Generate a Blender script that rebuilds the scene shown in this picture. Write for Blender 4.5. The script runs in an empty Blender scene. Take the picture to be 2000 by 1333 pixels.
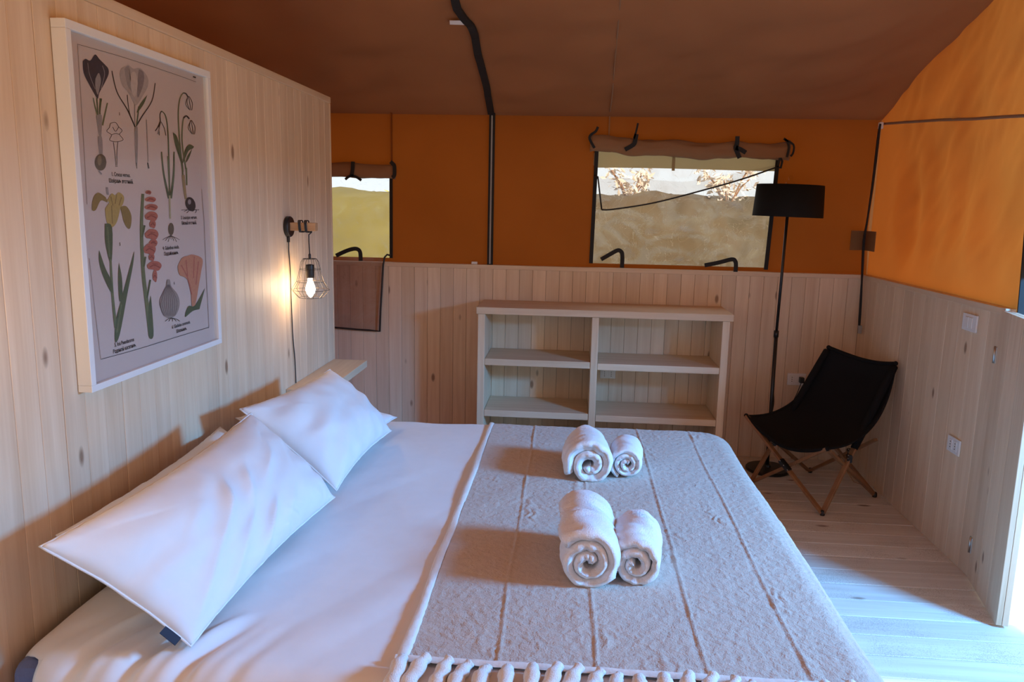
import bpy, bmesh, math, random
from mathutils import Vector, Matrix, noise
R = math.radians
random.seed(7)
C = bpy.context.scene.collection
sc = bpy.context.scene

# ------------------------------------------------------------------ camera
F_PX, H = 1521.1, 1.6
CA = (-.0753101, .1724473, .0209348)
def cam_rows():
    a, b, c = CA
    yaw = Matrix(((math.cos(a), -math.sin(a), 0), (math.sin(a), math.cos(a), 0), (0, 0, 1)))
    B = Matrix(((1, 0, 0), (0, 0, -1), (0, 1, 0)))
    pit = Matrix(((1, 0, 0), (0, math.cos(b), -math.sin(b)), (0, math.sin(b), math.cos(b))))
    rol = Matrix(((math.cos(c), -math.sin(c), 0), (math.sin(c), math.cos(c), 0), (0, 0, 1)))
    return rol @ pit @ B @ yaw
CM = cam_rows()
cd = bpy.data.cameras.new('camera'); cam = bpy.data.objects.new('camera', cd); C.objects.link(cam)
cd.sensor_width = 36; cd.lens = F_PX * 36 / 2000; cd.clip_start = .02
rt, dn, fw = CM[0], CM[1], CM[2]
cam.matrix_world = Matrix(((rt[0], -dn[0], -fw[0], 0), (rt[1], -dn[1], -fw[1], 0), (rt[2], -dn[2], -fw[2], H), (0, 0, 0, 1)))
sc.camera = cam

# ------------------------------------------------------------------ world, sun, daylight
sc.view_settings.view_transform = 'Standard'; sc.view_settings.look = 'None'
sc.view_settings.gamma = 1; sc.view_settings.use_curve_mapping = False
sc.view_settings.exposure = 0.0
W = bpy.data.worlds.new('sky'); sc.world = W; W.use_nodes = True
nt = W.node_tree; nt.nodes.clear()
wo = nt.nodes.new('ShaderNodeOutputWorld'); wb = nt.nodes.new('ShaderNodeBackground')
wb.inputs[0].default_value = (.84, .92, 1.0, 1); wb.inputs[1].default_value = 1.25
nt.links.new(wb.outputs[0], wo.inputs[0])
def light(name, kind, loc, target, power, col, **kw):
    l = bpy.data.lights.new(name, kind); l.energy = power; l.color = col
    for k, v in kw.items(): setattr(l, k, v)
    o = bpy.data.objects.new(name, l); C.objects.link(o); o.location = loc
    o.rotation_euler = (Vector(target) - Vector(loc)).to_track_quat('-Z', 'Y').to_euler()
    return o
light('sun', 'SUN', (0, 0, 6), (-.35, .75, 5.4), 7.6, (1, .93, .82), angle=R(1))
# the bright gap of open sky beyond the entrance
light('entrance_daylight', 'AREA', (3.0, 1.8, 1.95), (-.2, 2.7, .6), 228, (.11, .45, 1.0), shape='RECTANGLE', size=.6, size_y=.5)

# ------------------------------------------------------------------ materials
def new_mat(name):
    m = bpy.data.materials.new(name); m.use_nodes = True
    n = m.node_tree; n.nodes.clear()
    return m, n, n.nodes.new('ShaderNodeOutputMaterial')
def N(n, t, **kw):
    x = n.nodes.new(t)
    for k, v in kw.items():
        if k.startswith('i_'): x.inputs[k[2:].replace('_', ' ')].default_value = v
        else: setattr(x, k, v)
    return x
def plain(name, col, rough=.6, metal=0, bump=0, bscale=200, var=.0, spec=.5, sheen=0):
    m, n, o = new_mat(name)
    b = N(n, 'ShaderNodeBsdfPrincipled'); b.inputs['Base Color'].default_value = (*col, 1)
    b.inputs['Roughness'].default_value = rough; b.inputs['Metallic'].default_value = metal
    b.inputs['Specular IOR Level'].default_value = spec
    if sheen: b.inputs['Sheen Weight'].default_value = sheen
    tc = N(n, 'ShaderNodeTexCoord')
    no = N(n, 'ShaderNodeTexNoise'); no.inputs['Scale'].default_value = bscale; no.inputs['Detail'].default_value = 4
    n.links.new(tc.outputs['Object'], no.inputs['Vector'])
    if bump:
        bp = N(n, 'ShaderNodeBump'); bp.inputs['Strength'].default_value = bump; bp.inputs['Distance'].default_value = .002
        n.links.new(no.outputs[0], bp.inputs['Height']); n.links.new(bp.outputs[0], b.inputs['Normal'])
    if var:
        mx = N(n, 'ShaderNodeMix', data_type='RGBA'); mx.inputs[6].default_value = (*[c * (1 - var) for c in col], 1)
        mx.inputs[7].default_value = (*[min(1, c * (1 + var)) for c in col], 1)
        n.links.new(no.outputs[0], mx.inputs[0]); n.links.new(mx.outputs[2], b.inputs['Base Color'])
    n.links.new(b.outputs[0], o.inputs[0])
    return m
def wood(name, c0, c1, axis=2, knots=True, rough=.55, wear=0, kscale=1.0):
    """grain runs along local axis; every object takes its own patch of grain and its own slight tint"""
    m, n, o = new_mat(name); L = n.links.new
    b = N(n, 'ShaderNodeBsdfPrincipled'); b.inputs['Roughness'].default_value = rough
    tc = N(n, 'ShaderNodeTexCoord'); oi = N(n, 'ShaderNodeObjectInfo')
    mul = N(n, 'ShaderNodeVectorMath', operation='SCALE'); mul.inputs[0].default_value = (37, 53, 71)
    L(oi.outputs['Random'], mul.inputs['Scale'])
    add = N(n, 'ShaderNodeVectorMath', operation='ADD'); L(tc.outputs['Object'], add.inputs[0]); L(mul.outputs[0], add.inputs[1])
    s = [14, 14, 14]; s[axis] = .9
    mp = N(n, 'ShaderNodeMapping'); mp.inputs['Scale'].default_value = s; L(add.outputs[0], mp.inputs[0])
    g = N(n, 'ShaderNodeTexNoise'); g.inputs['Scale'].default_value = 1.6; g.inputs['Detail'].default_value = 6; g.inputs['Distortion'].default_value = .7
    L(mp.outputs[0], g.inputs['Vector'])
    s2 = [120, 120, 120]; s2[axis] = 3
    mp2 = N(n, 'ShaderNodeMapping'); mp2.inputs['Scale'].default_value = s2; L(add.outputs[0], mp2.inputs[0])
    g2 = N(n, 'ShaderNodeTexNoise'); g2.inputs['Scale'].default_value = 1; g2.inputs['Detail'].default_value = 3; L(mp2.outputs[0], g2.inputs['Vector'])
    mixf = N(n, 'ShaderNodeMath', operation='MULTIPLY_ADD'); L(g2.outputs[0], mixf.inputs[0]); mixf.inputs[1].default_value = .35; L(g.outputs[0], mixf.inputs[2])
    mr = N(n, 'ShaderNodeMapRange'); mr.inputs[1].default_value = .4; mr.inputs[2].default_value = .95; L(mixf.outputs[0], mr.inputs[0])
    cr = N(n, 'ShaderNodeMix', data_type='RGBA'); cr.inputs[6].default_value = (*c1, 1); cr.inputs[7].default_value = (*c0, 1); L(mr.outputs[0], cr.inputs[0])
    out = cr.outputs[2]
    # slight tint per board
    hs = N(n, 'ShaderNodeHueSaturation'); L(out, hs.inputs['Color'])
    vr = N(n, 'ShaderNodeMapRange'); vr.inputs[3].default_value = .90; vr.inputs[4].default_value = 1.05; L(oi.outputs['Random'], vr.inputs[0]); L(vr.outputs[0], hs.inputs['Value'])
    out = hs.outputs[0]
    if knots:
        s3 = [5.2 * kscale] * 3; s3[axis] = 2.2 * kscale
        mp3 = N(n, 'ShaderNodeMapping'); mp3.inputs['Scale'].default_value = s3; L(add.outputs[0], mp3.inputs[0])
        nd = N(n, 'ShaderNodeTexNoise'); nd.inputs['Scale'].default_value = 3; L(mp3.outputs[0], nd.inputs['Vector'])
        vo = N(n, 'ShaderNodeTexVoronoi', feature='F1'); vo.inputs['Scale'].default_value = 1.3; L(mp3.outputs[0], vo.inputs['Vector'])
        th = N(n, 'ShaderNodeMapRange'); th.inputs[1].default_value = .05; th.inputs[2].default_value = .10; th.inputs[3].default_value = .85; th.inputs[4].default_value = 0
        L(vo.outputs['Distance'], th.inputs[0])
        kc = N(n, 'ShaderNodeMix', data_type='RGBA'); L(th.outputs[0], kc.inputs[0]); L(out, kc.inputs[6]); kc.inputs[7].default_value = (c1[0] * .33, c1[1] * .24, c1[2] * .2, 1)
        out = kc.outputs[2]
    if wear:
        wn = N(n, 'ShaderNodeTexNoise'); wn.inputs['Scale'].default_value = 260; wn.inputs['Detail'].default_value = 2; L(tc.outputs['Object'], wn.inputs['Vector'])
        wl = N(n, 'ShaderNodeTexNoise'); wl.inputs['Scale'].default_value = 3.5; wl.inputs['Detail'].default_value = 3; L(add.outputs[0], wl.inputs['Vector'])
        ws = N(n, 'ShaderNodeMath', operation='MULTIPLY'); L(wn.outputs[0], ws.inputs[0]); L(wl.outputs[0], ws.inputs[1])
        wr = N(n, 'ShaderNodeMapRange'); wr.inputs[1].default_value = .30; wr.inputs[2].default_value = .40; wr.inputs[4].default_value = wear; L(ws.outputs[0], wr.inputs[0])
        wc = N(n, 'ShaderNodeMix', data_type='RGBA'); L(wr.outputs[0], wc.inputs[0]); L(out, wc.inputs[6]); wc.inputs[7].default_value = (c1[0] * .55, c1[1] * .5, c1[2] * .45, 1)
        out = wc.outputs[2]
    L(out, b.inputs['Base Color'])
    bp = N(n, 'ShaderNodeBump'); bp.inputs['Strength'].default_value = .25; bp.inputs['Distance'].default_value = .0015
    L(g2.outputs[0], bp.inputs['Height']); L(bp.outputs[0], b.inputs['Normal'])
    L(b.outputs[0], o.inputs[0])
    return m
def canvas(name, col, trans, tcol, bs=900):
    m, n, o = new_mat(name); L = n.links.new
    tc = N(n, 'ShaderNodeTexCoord')
    no = N(n, 'ShaderNodeTexNoise'); no.inputs['Scale'].default_value = 2.2; no.inputs['Detail'].default_value = 5; L(tc.outputs['Object'], no.inputs['Vector'])
    wv = N(n, 'ShaderNodeTexNoise'); wv.inputs['Scale'].default_value = bs; L(tc.outputs['Object'], wv.inputs['Vector'])
    def tint(c):
        mx = N(n, 'ShaderNodeMix', data_type='RGBA'); mx.inputs[6].default_value = (*[k * .82 for k in c], 1); mx.inputs[7].default_value = (*[min(1, k * 1.14) for k in c], 1)
        L(no.outputs[0], mx.inputs[0]); return mx.outputs[2]
    d = N(n, 'ShaderNodeBsdfDiffuse'); L(tint(col), d.inputs[0])
    t = N(n, 'ShaderNodeBsdfTranslucent'); L(tint(tcol), t.inputs[0])
    bp = N(n, 'ShaderNodeBump'); bp.inputs['Strength'].default_value = .2; bp.inputs['Distance'].default_value = .001
    L(wv.outputs[0], bp.inputs['Height']); L(bp.outputs[0], d.inputs['Normal'])
    mx = N(n, 'ShaderNodeMixShader'); mx.inputs[0].default_value = trans
    L(d.outputs[0], mx.inputs[1]); L(t.outputs[0], mx.inputs[2]); L(mx.outputs[0], o.inputs[0])
    return m
def cloth(name, col, bump=.35, scale=60, fine=900, rough=.9, var=.04, dist=.003):
    m, n, o = new_mat(name); L = n.links.new
    b = N(n, 'ShaderNodeBsdfPrincipled'); b.inputs['Roughness'].default_value = rough; b.inputs['Specular IOR Level'].default_value = .15
    b.inputs['Sheen Weight'].default_value = .15
    tc = N(n, 'ShaderNodeTexCoord')
    a = N(n, 'ShaderNodeTexNoise'); a.inputs['Scale'].default_value = scale; a.inputs['Detail'].default_value = 5; a.inputs['Distortion'].default_value = .4; L(tc.outputs['Object'], a.inputs['Vector'])
    f = N(n, 'ShaderNodeTexNoise'); f.inputs['Scale'].default_value = fine; L(tc.outputs['Object'], f.inputs['Vector'])
    ad = N(n, 'ShaderNodeMath', operation='MULTIPLY_ADD'); L(f.outputs[0], ad.inputs[0]); ad.inputs[1].default_value = .3; L(a.outputs[0], ad.inputs[2])
    bp = N(n, 'ShaderNodeBump'); bp.inputs['Strength'].default_value = bump; bp.inputs['Distance'].default_value = dist; L(ad.outputs[0], bp.inputs['Height']); L(bp.outputs[0], b.inputs['Normal'])
    mx = N(n, 'ShaderNodeMix', data_type='RGBA'); mx.inputs[6].default_value = (*[c * (1 - var) for c in col], 1); mx.inputs[7].default_value = (*[min(1, c * (1 + var)) for c in col], 1)
    L(a.outputs[0], mx.inputs[0]); L(mx.outputs[2], b.inputs['Base Color']); L(b.outputs[0], o.inputs[0])
    return m
def film(name, tint, haze, hazecol=(.9, .9, .88), scale=6, gloss=.08, lo=.42, hi=.72):
    """clear window plastic: see-through, shiny, with cloudy creased patches"""
    m, n, o = new_mat(name); L = n.links.new
    tr = N(n, 'ShaderNodeBsdfTransparent'); tr.inputs[0].default_value = (*tint, 1)
    gl = N(n, 'ShaderNodeBsdfGlossy'); gl.inputs['Roughness'].default_value = .12
    tl = N(n, 'ShaderNodeBsdfTranslucent'); tl.inputs[0].default_value = (*hazecol, 1)
    tc = N(n, 'ShaderNodeTexCoord')
    no = N(n, 'ShaderNodeTexNoise'); no.inputs['Scale'].default_value = scale; no.inputs['Detail'].default_value = 7; no.inputs['Distortion'].default_value = 1.2; L(tc.outputs['Object'], no.inputs['Vector'])
    mr = N(n, 'ShaderNodeMapRange'); mr.inputs[1].default_value = lo; mr.inputs[2].default_value = hi; mr.inputs[3].default_value = haze * .35; mr.inputs[4].default_value = haze; L(no.outputs[0], mr.inputs[0])
    n2 = N(n, 'ShaderNodeTexNoise'); n2.inputs['Scale'].default_value = scale * .8; n2.inputs['Detail'].default_value = 3; n2.inputs['Distortion'].default_value = 2.5; L(tc.outputs['Object'], n2.inputs['Vector'])
    cm = N(n, 'ShaderNodeMath', operation='COMPARE'); cm.inputs[1].default_value = .5; cm.inputs[2].default_value = .004; L(n2.outputs[0], cm.inputs[0])  # thin curly haze lines: scratches, with reflections painted in
    mk = N(n, 'ShaderNodeMath', operation='MULTIPLY'); mk.inputs[1].default_value = haze * 1.6; L(cm.outputs[0], mk.inputs[0])
    mxx = N(n, 'ShaderNodeMath', operation='MAXIMUM'); L(mr.outputs[0], mxx.inputs[0]); L(mk.outputs[0], mxx.inputs[1])
    m1 = N(n, 'ShaderNodeMixShader'); L(mxx.outputs[0], m1.inputs[0]); L(tr.outputs[0], m1.inputs[1]); L(tl.outputs[0], m1.inputs[2])
    bp = N(n, 'ShaderNodeBump'); bp.inputs['Strength'].default_value = .5; bp.inputs['Distance'].default_value = .01; L(no.outputs[0], bp.inputs['Height']); L(bp.outputs[0], gl.inputs['Normal'])
    m2 = N(n, 'ShaderNodeMixShader'); m2.inputs[0].default_value = gloss; L(m1.outputs[0], m2.inputs[1]); L(gl.outputs[0], m2.inputs[2]); L(m2.outputs[0], o.inputs[0])
    return m
def emit(name, col, s):
    m, n, o = new_mat(name); e = N(n, 'ShaderNodeEmission'); e.inputs[0].default_value = (*col, 1); e.inputs[1].default_value = s
    n.links.new(e.outputs[0], o.inputs[0]); return m
def glass(name):
    m, n, o = new_mat(name); L = n.links.new
    tr = N(n, 'ShaderNodeBsdfTransparent'); tr.inputs[0].default_value = (.96, .97, .97, 1)
    gl = N(n, 'ShaderNodeBsdfGlossy'); gl.inputs['Roughness'].default_value = .03
    lw = N(n, 'ShaderNodeLayerWeight'); lw.inputs[0].default_value = .12
    mx = N(n, 'ShaderNodeMixShader'); ge = N(n, 'ShaderNodeNewGeometry'); sb = N(n, 'ShaderNodeMath', operation='SUBTRACT'); sb.inputs[0].default_value = 1; L(ge.outputs['Backfacing'], sb.inputs[1]); ml = N(n, 'ShaderNodeMath', operation='MULTIPLY'); L(lw.outputs[0], ml.inputs[0]); L(sb.outputs[0], ml.inputs[1]); L(ml.outputs[0], mx.inputs[0]); L(tr.outputs[0], mx.inputs[1]); L(gl.outputs[0], mx.inputs[2]); L(mx.outputs[0], o.inputs[0])
    return m
WZ = wood('whitewashed_pine_upright', (.82, .65, .47), (.68, .49, .32), 2)
WX = wood('whitewashed_pine_level', (.82, .65, .47), (.68, .49, .32), 0, knots=False)
WY = wood('whitewashed_pine_depth', (.82, .65, .47), (.68, .49, .32), 1, knots=False)
WF = wood('painted_floor_boards', (.84, .81, .77), (.66, .60, .54), 0, wear=.5, kscale=.8)
OAK = wood('pale_oak', (.62, .38, .20), (.45, .25, .12), 0, knots=False)
LEG = wood('chair_leg_wood', (.36, .17, .07), (.24, .10, .04), 2, knots=False, rough=.4)
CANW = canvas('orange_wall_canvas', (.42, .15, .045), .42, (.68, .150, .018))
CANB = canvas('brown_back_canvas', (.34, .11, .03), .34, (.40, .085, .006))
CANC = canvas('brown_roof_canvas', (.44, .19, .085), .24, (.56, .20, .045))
CREAM = canvas('cream_window_flap', (.55, .44, .24), .45, (.62, .5, .26))
ROLL = cloth('rolled_canvas', (.30, .155, .075), .3, 12, 500)
BLACK = plain('black_webbing', (.012, .011, .011), .75, bump=.5, bscale=600)
PIPE = plain('dark_piping', (.02, .015, .012), .5)
BMET = plain('black_metal', (.012, .012, .013), .38)
WIRE = plain('bronze_wire', (.05, .035, .02), .35, metal=.6)
DARKGAP = plain('dark_gap', (.06, .04, .028), .95)
WHITEP = plain('white_plastic', (.80, .79, .77), .35, spec=.5)
GREYP = plain('grey_plastic', (.30, .29, .28), .45)
STEEL = plain('steel', (.55, .53, .5), .35, metal=1)
SHEET = cloth('white_sheet', (.82, .80, .79), .22, 16, 1400, dist=.006)
PCASE = cloth('pillow_cotton', (.83, .82, .81), .22, 14, 1500, dist=.006)
BLANK = cloth('beige_quilted_throw', (.56, .47, .40), .95, 48, 260, var=.13, dist=.006)
HEM = cloth('throw_border', (.80, .76, .71), .5, 120, 700, dist=.002)
TOWEL = cloth('white_towelling', (.86, .85, .86), .8, 260, 900, dist=.003)
FAB = plain('black_fabric', (.009, .008, .008), .9, bump=.4, bscale=700, spec=.2)
SHADE = plain('black_lamp_shade', (.010, .010, .010), .8, bump=.3, bscale=900, spec=.2)
SLATE = cloth('slate_blue_bed_base', (.13, .16, .30), .3, 200, 900)
NAVY = plain('navy_label', (.01, .012, .03), .7)
GLASS = glass('clear_glass')
FRAMEW = plain('white_frame_paint', (.80, .79, .76), .4)
PAPER = plain('pink_grey_paper', (.60, .475, .425), .75, bump=.1, bscale=300, var=.03)

# ------------------------------------------------------------------ object helpers
def link(name, me, mat=None, parent=None, smooth=False):
    o = bpy.data.objects.new(name, me); C.objects.link(o)
    if mat is not None and not me.materials:
        me.materials.append(mat)
    if smooth:
        for p in me.polygons: p.use_smooth = True
    if parent: o.parent = parent
    return o
def obj(name, bm, mat=None, parent=None, smooth=False):
    me = bpy.data.meshes.new(name); bm.to_mesh(me); bm.free()
    return link(name, me, mat, parent, smooth)
def grp(name, loc=(0, 0, 0), rz=0):
    o = bpy.data.objects.new(name, None); C.objects.link(o); o.location = loc; o.rotation_euler.z = rz; o.empty_display_size = .1
    return o
def tag(o, label, cat, group=None):
    o['label'] = label; o['category'] = cat
    if group: o['group'] = group
    return o
def struct(o, label=None, cat=None):
    o['kind'] = 'structure'
    if label: o['label'] = label
    if cat: o['category'] = cat
    return o
def box(bm, x0, x1, y0, y1, z0, z1, bev=0, segs=2):
    g = bmesh.ops.create_cube(bm, size=1)
    vs = g['verts']
    for v in vs:
        v.co = Vector(((x0 + x1) / 2 + v.co.x * (x1 - x0), (y0 + y1) / 2 + v.co.y * (y1 - y0), (z0 + z1) / 2 + v.co.z * (z1 - z0)))
    if bev:
        es = list({e for v in vs for e in v.link_edges})
        bmesh.ops.bevel(bm, geom=es, offset=bev, segments=segs, affect='EDGES', profile=.6)
    return bm
def mbox(name, x0, x1, y0, y1, z0, z1, mat, parent=None, bev=.002, segs=2):
    """box whose local origin is its own centre"""
    bm = bmesh.new(); hx, hy, hz = (x1 - x0) / 2, (y1 - y0) / 2, (z1 - z0) / 2
    box(bm, -hx, hx, -hy, hy, -hz, hz, bev, segs)
    o = obj(name, bm, mat, parent); o.location = ((x0 + x1) / 2, (y0 + y1) / 2, (z0 + z1) / 2)
    return o
def lathe(bm, prof, n=32, c=(0, 0, 0), cap0=False, cap1=False):
    rings = []
    for r, z in prof:
        rings.append([bm.verts.new((c[0] + r * math.cos(2 * math.pi * i / n), c[1] + r * math.sin(2 * math.pi * i / n), c[2] + z)) for i in range(n)])
    for a, b in zip(rings, rings[1:]):
        for i in range(n): bm.faces.new((a[i], a[(i + 1) % n], b[(i + 1) % n], b[i]))
    if cap0: bm.faces.new(rings[0][::-1])
    if cap1: bm.faces.new(rings[-1])
    return bm
def smooth_pts(pts, sub=6):
    pts = [Vector(p) for p in pts]; out = []
    for i in range(len(pts) - 1):
        p0 = pts[max(i - 1, 0)]; p1 = pts[i]; p2 = pts[i + 1]; p3 = pts[min(i + 2, len(pts) - 1)]
        for k in range(sub):
            t = k / sub
            out.append(.5 * ((2 * p1) + (p2 - p0) * t + (2 * p0 - 5 * p1 + 4 * p2 - p3) * t * t + (3 * p1 - p0 - 3 * p2 + p3) * t ** 3))
    out.append(pts[-1]); return out
def tube(bm, pts, r, n=8, flat=None, closed=False, up=Vector((0, 0, 1)), widths=None):
    """round tube along pts; flat=(w,t) makes a ribbon/bar section with half width w, half thickness t"""
    pts = [Vector(p) for p in pts]; rings = []
    prev = None
    for i, p in enumerate(pts):
        if closed: d = pts[(i + 1) % len(pts)] - pts[i - 1]
        else: d = pts[min(i + 1, len(pts) - 1)] - pts[max(i - 1, 0)]
        d.normalize()
        if prev is None:
            a = up if abs(d.dot(up)) < .95 else Vector((1, 0, 0))
            s = d.cross(a).normalized()
        else:
            s = (prev - d * prev.dot(d)).normalized()
        prev = s; u = s.cross(d)
        k = widths[i] if widths else 1
        if flat:
            w, t = flat; w *= k
            rings.append([bm.verts.new(p + s * a_ * w + u * b_ * t) for a_, b_ in ((-1, -1), (1, -1), (1, 1), (-1, 1))])
        else:
            rings.append([bm.verts.new(p + (s * math.cos(2 * math.pi * j / n) + u * math.sin(2 * math.pi * j / n)) * r * k) for j in range(n)])
    m = len(rings[0]); pairs = list(zip(rings, rings[1:]))
    if closed: pairs.append((rings[-1], rings[0]))
    for a, b in pairs:
        for j in range(m): bm.faces.new((a[j], a[(j + 1) % m], b[(j + 1) % m], b[j]))
    if not closed:
        bm.faces.new(rings[0][::-1]); bm.faces.new(rings[-1])
    return bm
def mtube(name, pts, r, mat, parent=None, sub=0, **kw):
    bm = bmesh.new(); tube(bm, smooth_pts(pts, sub) if sub else pts, r, **kw)
    bmesh.ops.recalc_face_normals(bm, faces=bm.faces)
    return obj(name, bm, mat, parent, smooth=not kw.get('flat'))
def grid(nu, nv, fn, thick=0):
    """surface mesh from fn(u,v) in [0,1]"""
    bm = bmesh.new(); vs = [[bm.verts.new(fn(i / nu, j / nv)) for j in range(nv + 1)] for i in range(nu + 1)]
    for i in range(nu):
        for j in range(nv): bm.faces.new((vs[i][j], vs[i + 1][j], vs[i + 1][j + 1], vs[i][j + 1]))
    return bm
def nz(p, s=1.0, off=0): return noise.noise(Vector((p[0] * s + off, p[1] * s + off * 1.7, p[2] * s - off)))
def ramp(x, a, b):
    t = max(0, min(1, (x - a) / (b - a))); return t * t * (3 - 2 * t)

# ================================================================== the setting
YB, XR, XL = 5.034, 1.815, -1.28
# floor: boards run left to right, 0.14 m wide
fl = struct(grp('floor'), 'whitewashed timber plank floor', None)
mbox('subfloor', -3.3, 1.95, -.5, 5.15, -.06, -.028, DARKGAP, fl, 0)
y = -.5; k = 0
bmf = bmesh.new(); box(bmf, -1.31, 1.31, -.0682, .0682, -.0135, .0135, .0025, 1); mef = bpy.data.meshes.new('floor_plank'); bmf.to_mesh(mef); bmf.free(); mef.materials.append(WF)
while y < 5.12:
    cut = random.uniform(-.35, .35)
    for side, cx in ((0, -1.98), (1, .64)):
        o = bpy.data.objects.new('plank', mef); C.objects.link(o); o.parent = fl
        o.location = (cx, y + .07, -.0135 + random.uniform(-.0008, .0008))
    y += .14; k += 1
# outside deck beyond the entrance
dk = struct(grp('deck_floor'), 'sunlit timber deck outside the entrance')
DECK = wood('deck_boards', (.82, .76, .68), (.62, .50, .38), 0, wear=.2)
bmf = bmesh.new(); box(bmf, -1.5, 1.5, -.067, .067, -.0135, .0135, .003, 1); med = bpy.data.meshes.new('deck_plank'); bmf.to_mesh(med); bmf.free(); med.materials.append(DECK)
y = -1.4
while y < 4.6:
    o = bpy.data.objects.new('plank', med); C.objects.link(o); o.parent = dk; o.location = (3.45, y + .07, -.02); y += .14

def plank_wall(parent, axis, a0, a1, w, z0, z1, face, depth=.018, mat=WZ, sign=1):
    """vertical boards. axis 'x': boards spread along x at y=face (front) ; axis 'y': spread along y at x=face"""
    bm = bmesh.new(); hz = (z1 - z0) / 2
    if axis == 'x': box(bm, -w / 2 + .0006, w / 2 - .0006, -depth / 2, depth / 2, -hz, hz, .0014, 1)
    else: box(bm, -depth / 2, depth / 2, -w / 2 + .0006, w / 2 - .0006, -hz, hz, .0014, 1)
    me = bpy.data.meshes.new('wall_plank'); bm.to_mesh(me); bm.free(); me.materials.append(mat)
    a = a0
    while a + w <= a1 + 1e-4:
        o = bpy.data.objects.new('plank', me); C.objects.link(o); o.parent = parent
        j = random.uniform(-.0006, .0006)
        o.location = (a + w / 2, face + sign * (depth / 2) + j, (z0 + z1) / 2) if axis == 'x' else (face + sign * (depth / 2) + j, a + w / 2, (z0 + z1) / 2)
        a += w
    return a
# back wall: wainscot + canvas above
wb_ = struct(grp('wall_back'), 'low whitewashed board wainscot with brown tent canvas above')
a_end = plank_wall(wb_, 'x', -3.185, XR + .02, (XR + 3.185) / 58, 0.0, 1.195, YB)
mbox('backing', -3.2, XR + .03, YB + .019, YB + .04, 0, 1.19, DARKGAP, wb_, 0)
mbox('cap_rail', -3.2, XR + .02, YB - .008, YB + .05, 1.190, 1.218, WX, wb_, .003)
def wrink(x, z, amp, off):
    return amp * (nz((x * .9, 0, z * .9), 1.1, off) + .45 * nz((x + z * .8, 0, z - x * .3), 3.0, off + 3) + .16 * nz((x * 1.5 + z, 0, z), 8.0, off + 9))
# the back canvas has window openings cut out
W1 = (.130, 1.236, 1.243, 1.95); W0 = (-1.95, -1.187, 1.243, 1.77)
def cut_canvas(name, x0, x1, z0, z1, yb, holes, mat, parent):
    xs = sorted({x0, x1} | {h[0] for h in holes} | {h[1] for h in holes}); zs = sorted({z0, z1} | {h[2] for h in holes} | {h[3] for h in holes})
    def fill(v, s):
        out = []
        for a, b in zip(v, v[1:]):
            n = max(1, int((b - a) / s))
            out += [a + (b - a) * i / n for i in range(n)]
        return out + [v[-1]]
    xs = fill(xs, .04); zs = fill(zs, .04)
    bm = bmesh.new(); V = {}
    def vert(i, j):
        if (i, j) not in V:
            x, z = xs[i], zs[j]
            V[i, j] = bm.verts.new((x, yb + wrink(x, z, .030, 2) * ramp(z, 1.2, 1.5) * ramp(2.19 - z, 0, .2), z))
        return V[i, j]
    for i in range(len(xs) - 1):
        for j in range(len(zs) - 1):
            cx, cz = (xs[i] + xs[i + 1]) / 2, (zs[j] + zs[j + 1]) / 2
            if any(h[0] < cx < h[1] and h[2] < cz < h[3] for h in holes): continue
            bm.faces.new((vert(i, j), vert(i + 1, j), vert(i + 1, j + 1), vert(i, j + 1)))
    return obj(name, bm, mat, parent, smooth=True)
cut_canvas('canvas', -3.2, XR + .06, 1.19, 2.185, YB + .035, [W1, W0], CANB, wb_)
mtube('eave_seam', [(-3.2, YB + .022, 2.172), (-1.5, YB + .022, 2.172), (0, YB + .022, 2.176), (1, YB + .022, 2.174), (1.84, YB + .03, 2.168)], .006, ROLL, wb_, n=6)
mbox('seam', .196, .204, YB + .018, YB + .024, 1.95, 2.17, ROLL, wb_, 0)
mbox('seam', -1.186, -1.176, YB + .010, YB + .022, 1.85, 2.17, CANB, wb_, 0)
# black zip strip on the back canvas with brown edges
zs_ = mbox('zip_strip', -.553, -.516, YB + .000, YB + .016, 1.218, 2.17, BLACK, wb_, .002)
mbox('zip_teeth', -.005, .005, -.014, -.007, -.47, .46, GREYP, zs_, .001)
# right wall: wainscot to the door post + canvas
wr_ = struct(grp('wall_right'), 'whitewashed board wainscot with glowing orange tent canvas above')
plank_wall(wr_, 'y', 3.385, YB, (YB - 3.385) / 13, 0.0, 1.195, XR)
mbox('backing', XR + .019, XR + .04, 3.385, YB + .04, 0, 1.19, DARKGAP, wr_, 0)
mbox('cap_rail', XR - .008, XR + .05, 3.375, YB + .02, 1.190, 1.218, WY, wr_, .003)
mbox('cap_rail', XR + .05, XR + .17, 3.36, 3.42, 1.196, 1.224, WX, wr_, .003)
plank_wall(wr_, 'y', -.45, .95, .1295, 0.0, 1.195, XR)
def gable(y):      # roof underside height
    return 2.17 + .36 * (YB - y) if y > 2.3 else 2.17 + .36 * (YB - 2.3) - .36 * (2.3 - y)
def right_canvas(u, v):
    y = 3.335 + u * (YB + .03 - 3.335)
    z = 1.195 + v * (gable(y) - 1.195 + .02)
    fold = .020 * math.sin(y * 21 + 1.2 * math.sin(z * 2.4)) * ramp(z, 1.2, 1.5) * ramp(2.12 - z, 0, .5) * ramp(y, 3.3, 4.9)
    sag = .05 * math.sin(math.pi * min(1, max(0, (z - 1.2) / .95))) * math.sin(math.pi * u)
    return Vector((XR + .035 + (fold + sag + wrink(y * 1.3, z * 1.1, .055, 12) * ramp(z, 1.2, 1.45)) * ramp(YB - y, .05, .45), y, z))
o = obj('canvas', grid(70, 90, right_canvas), CANW, wr_, smooth=True)
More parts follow.
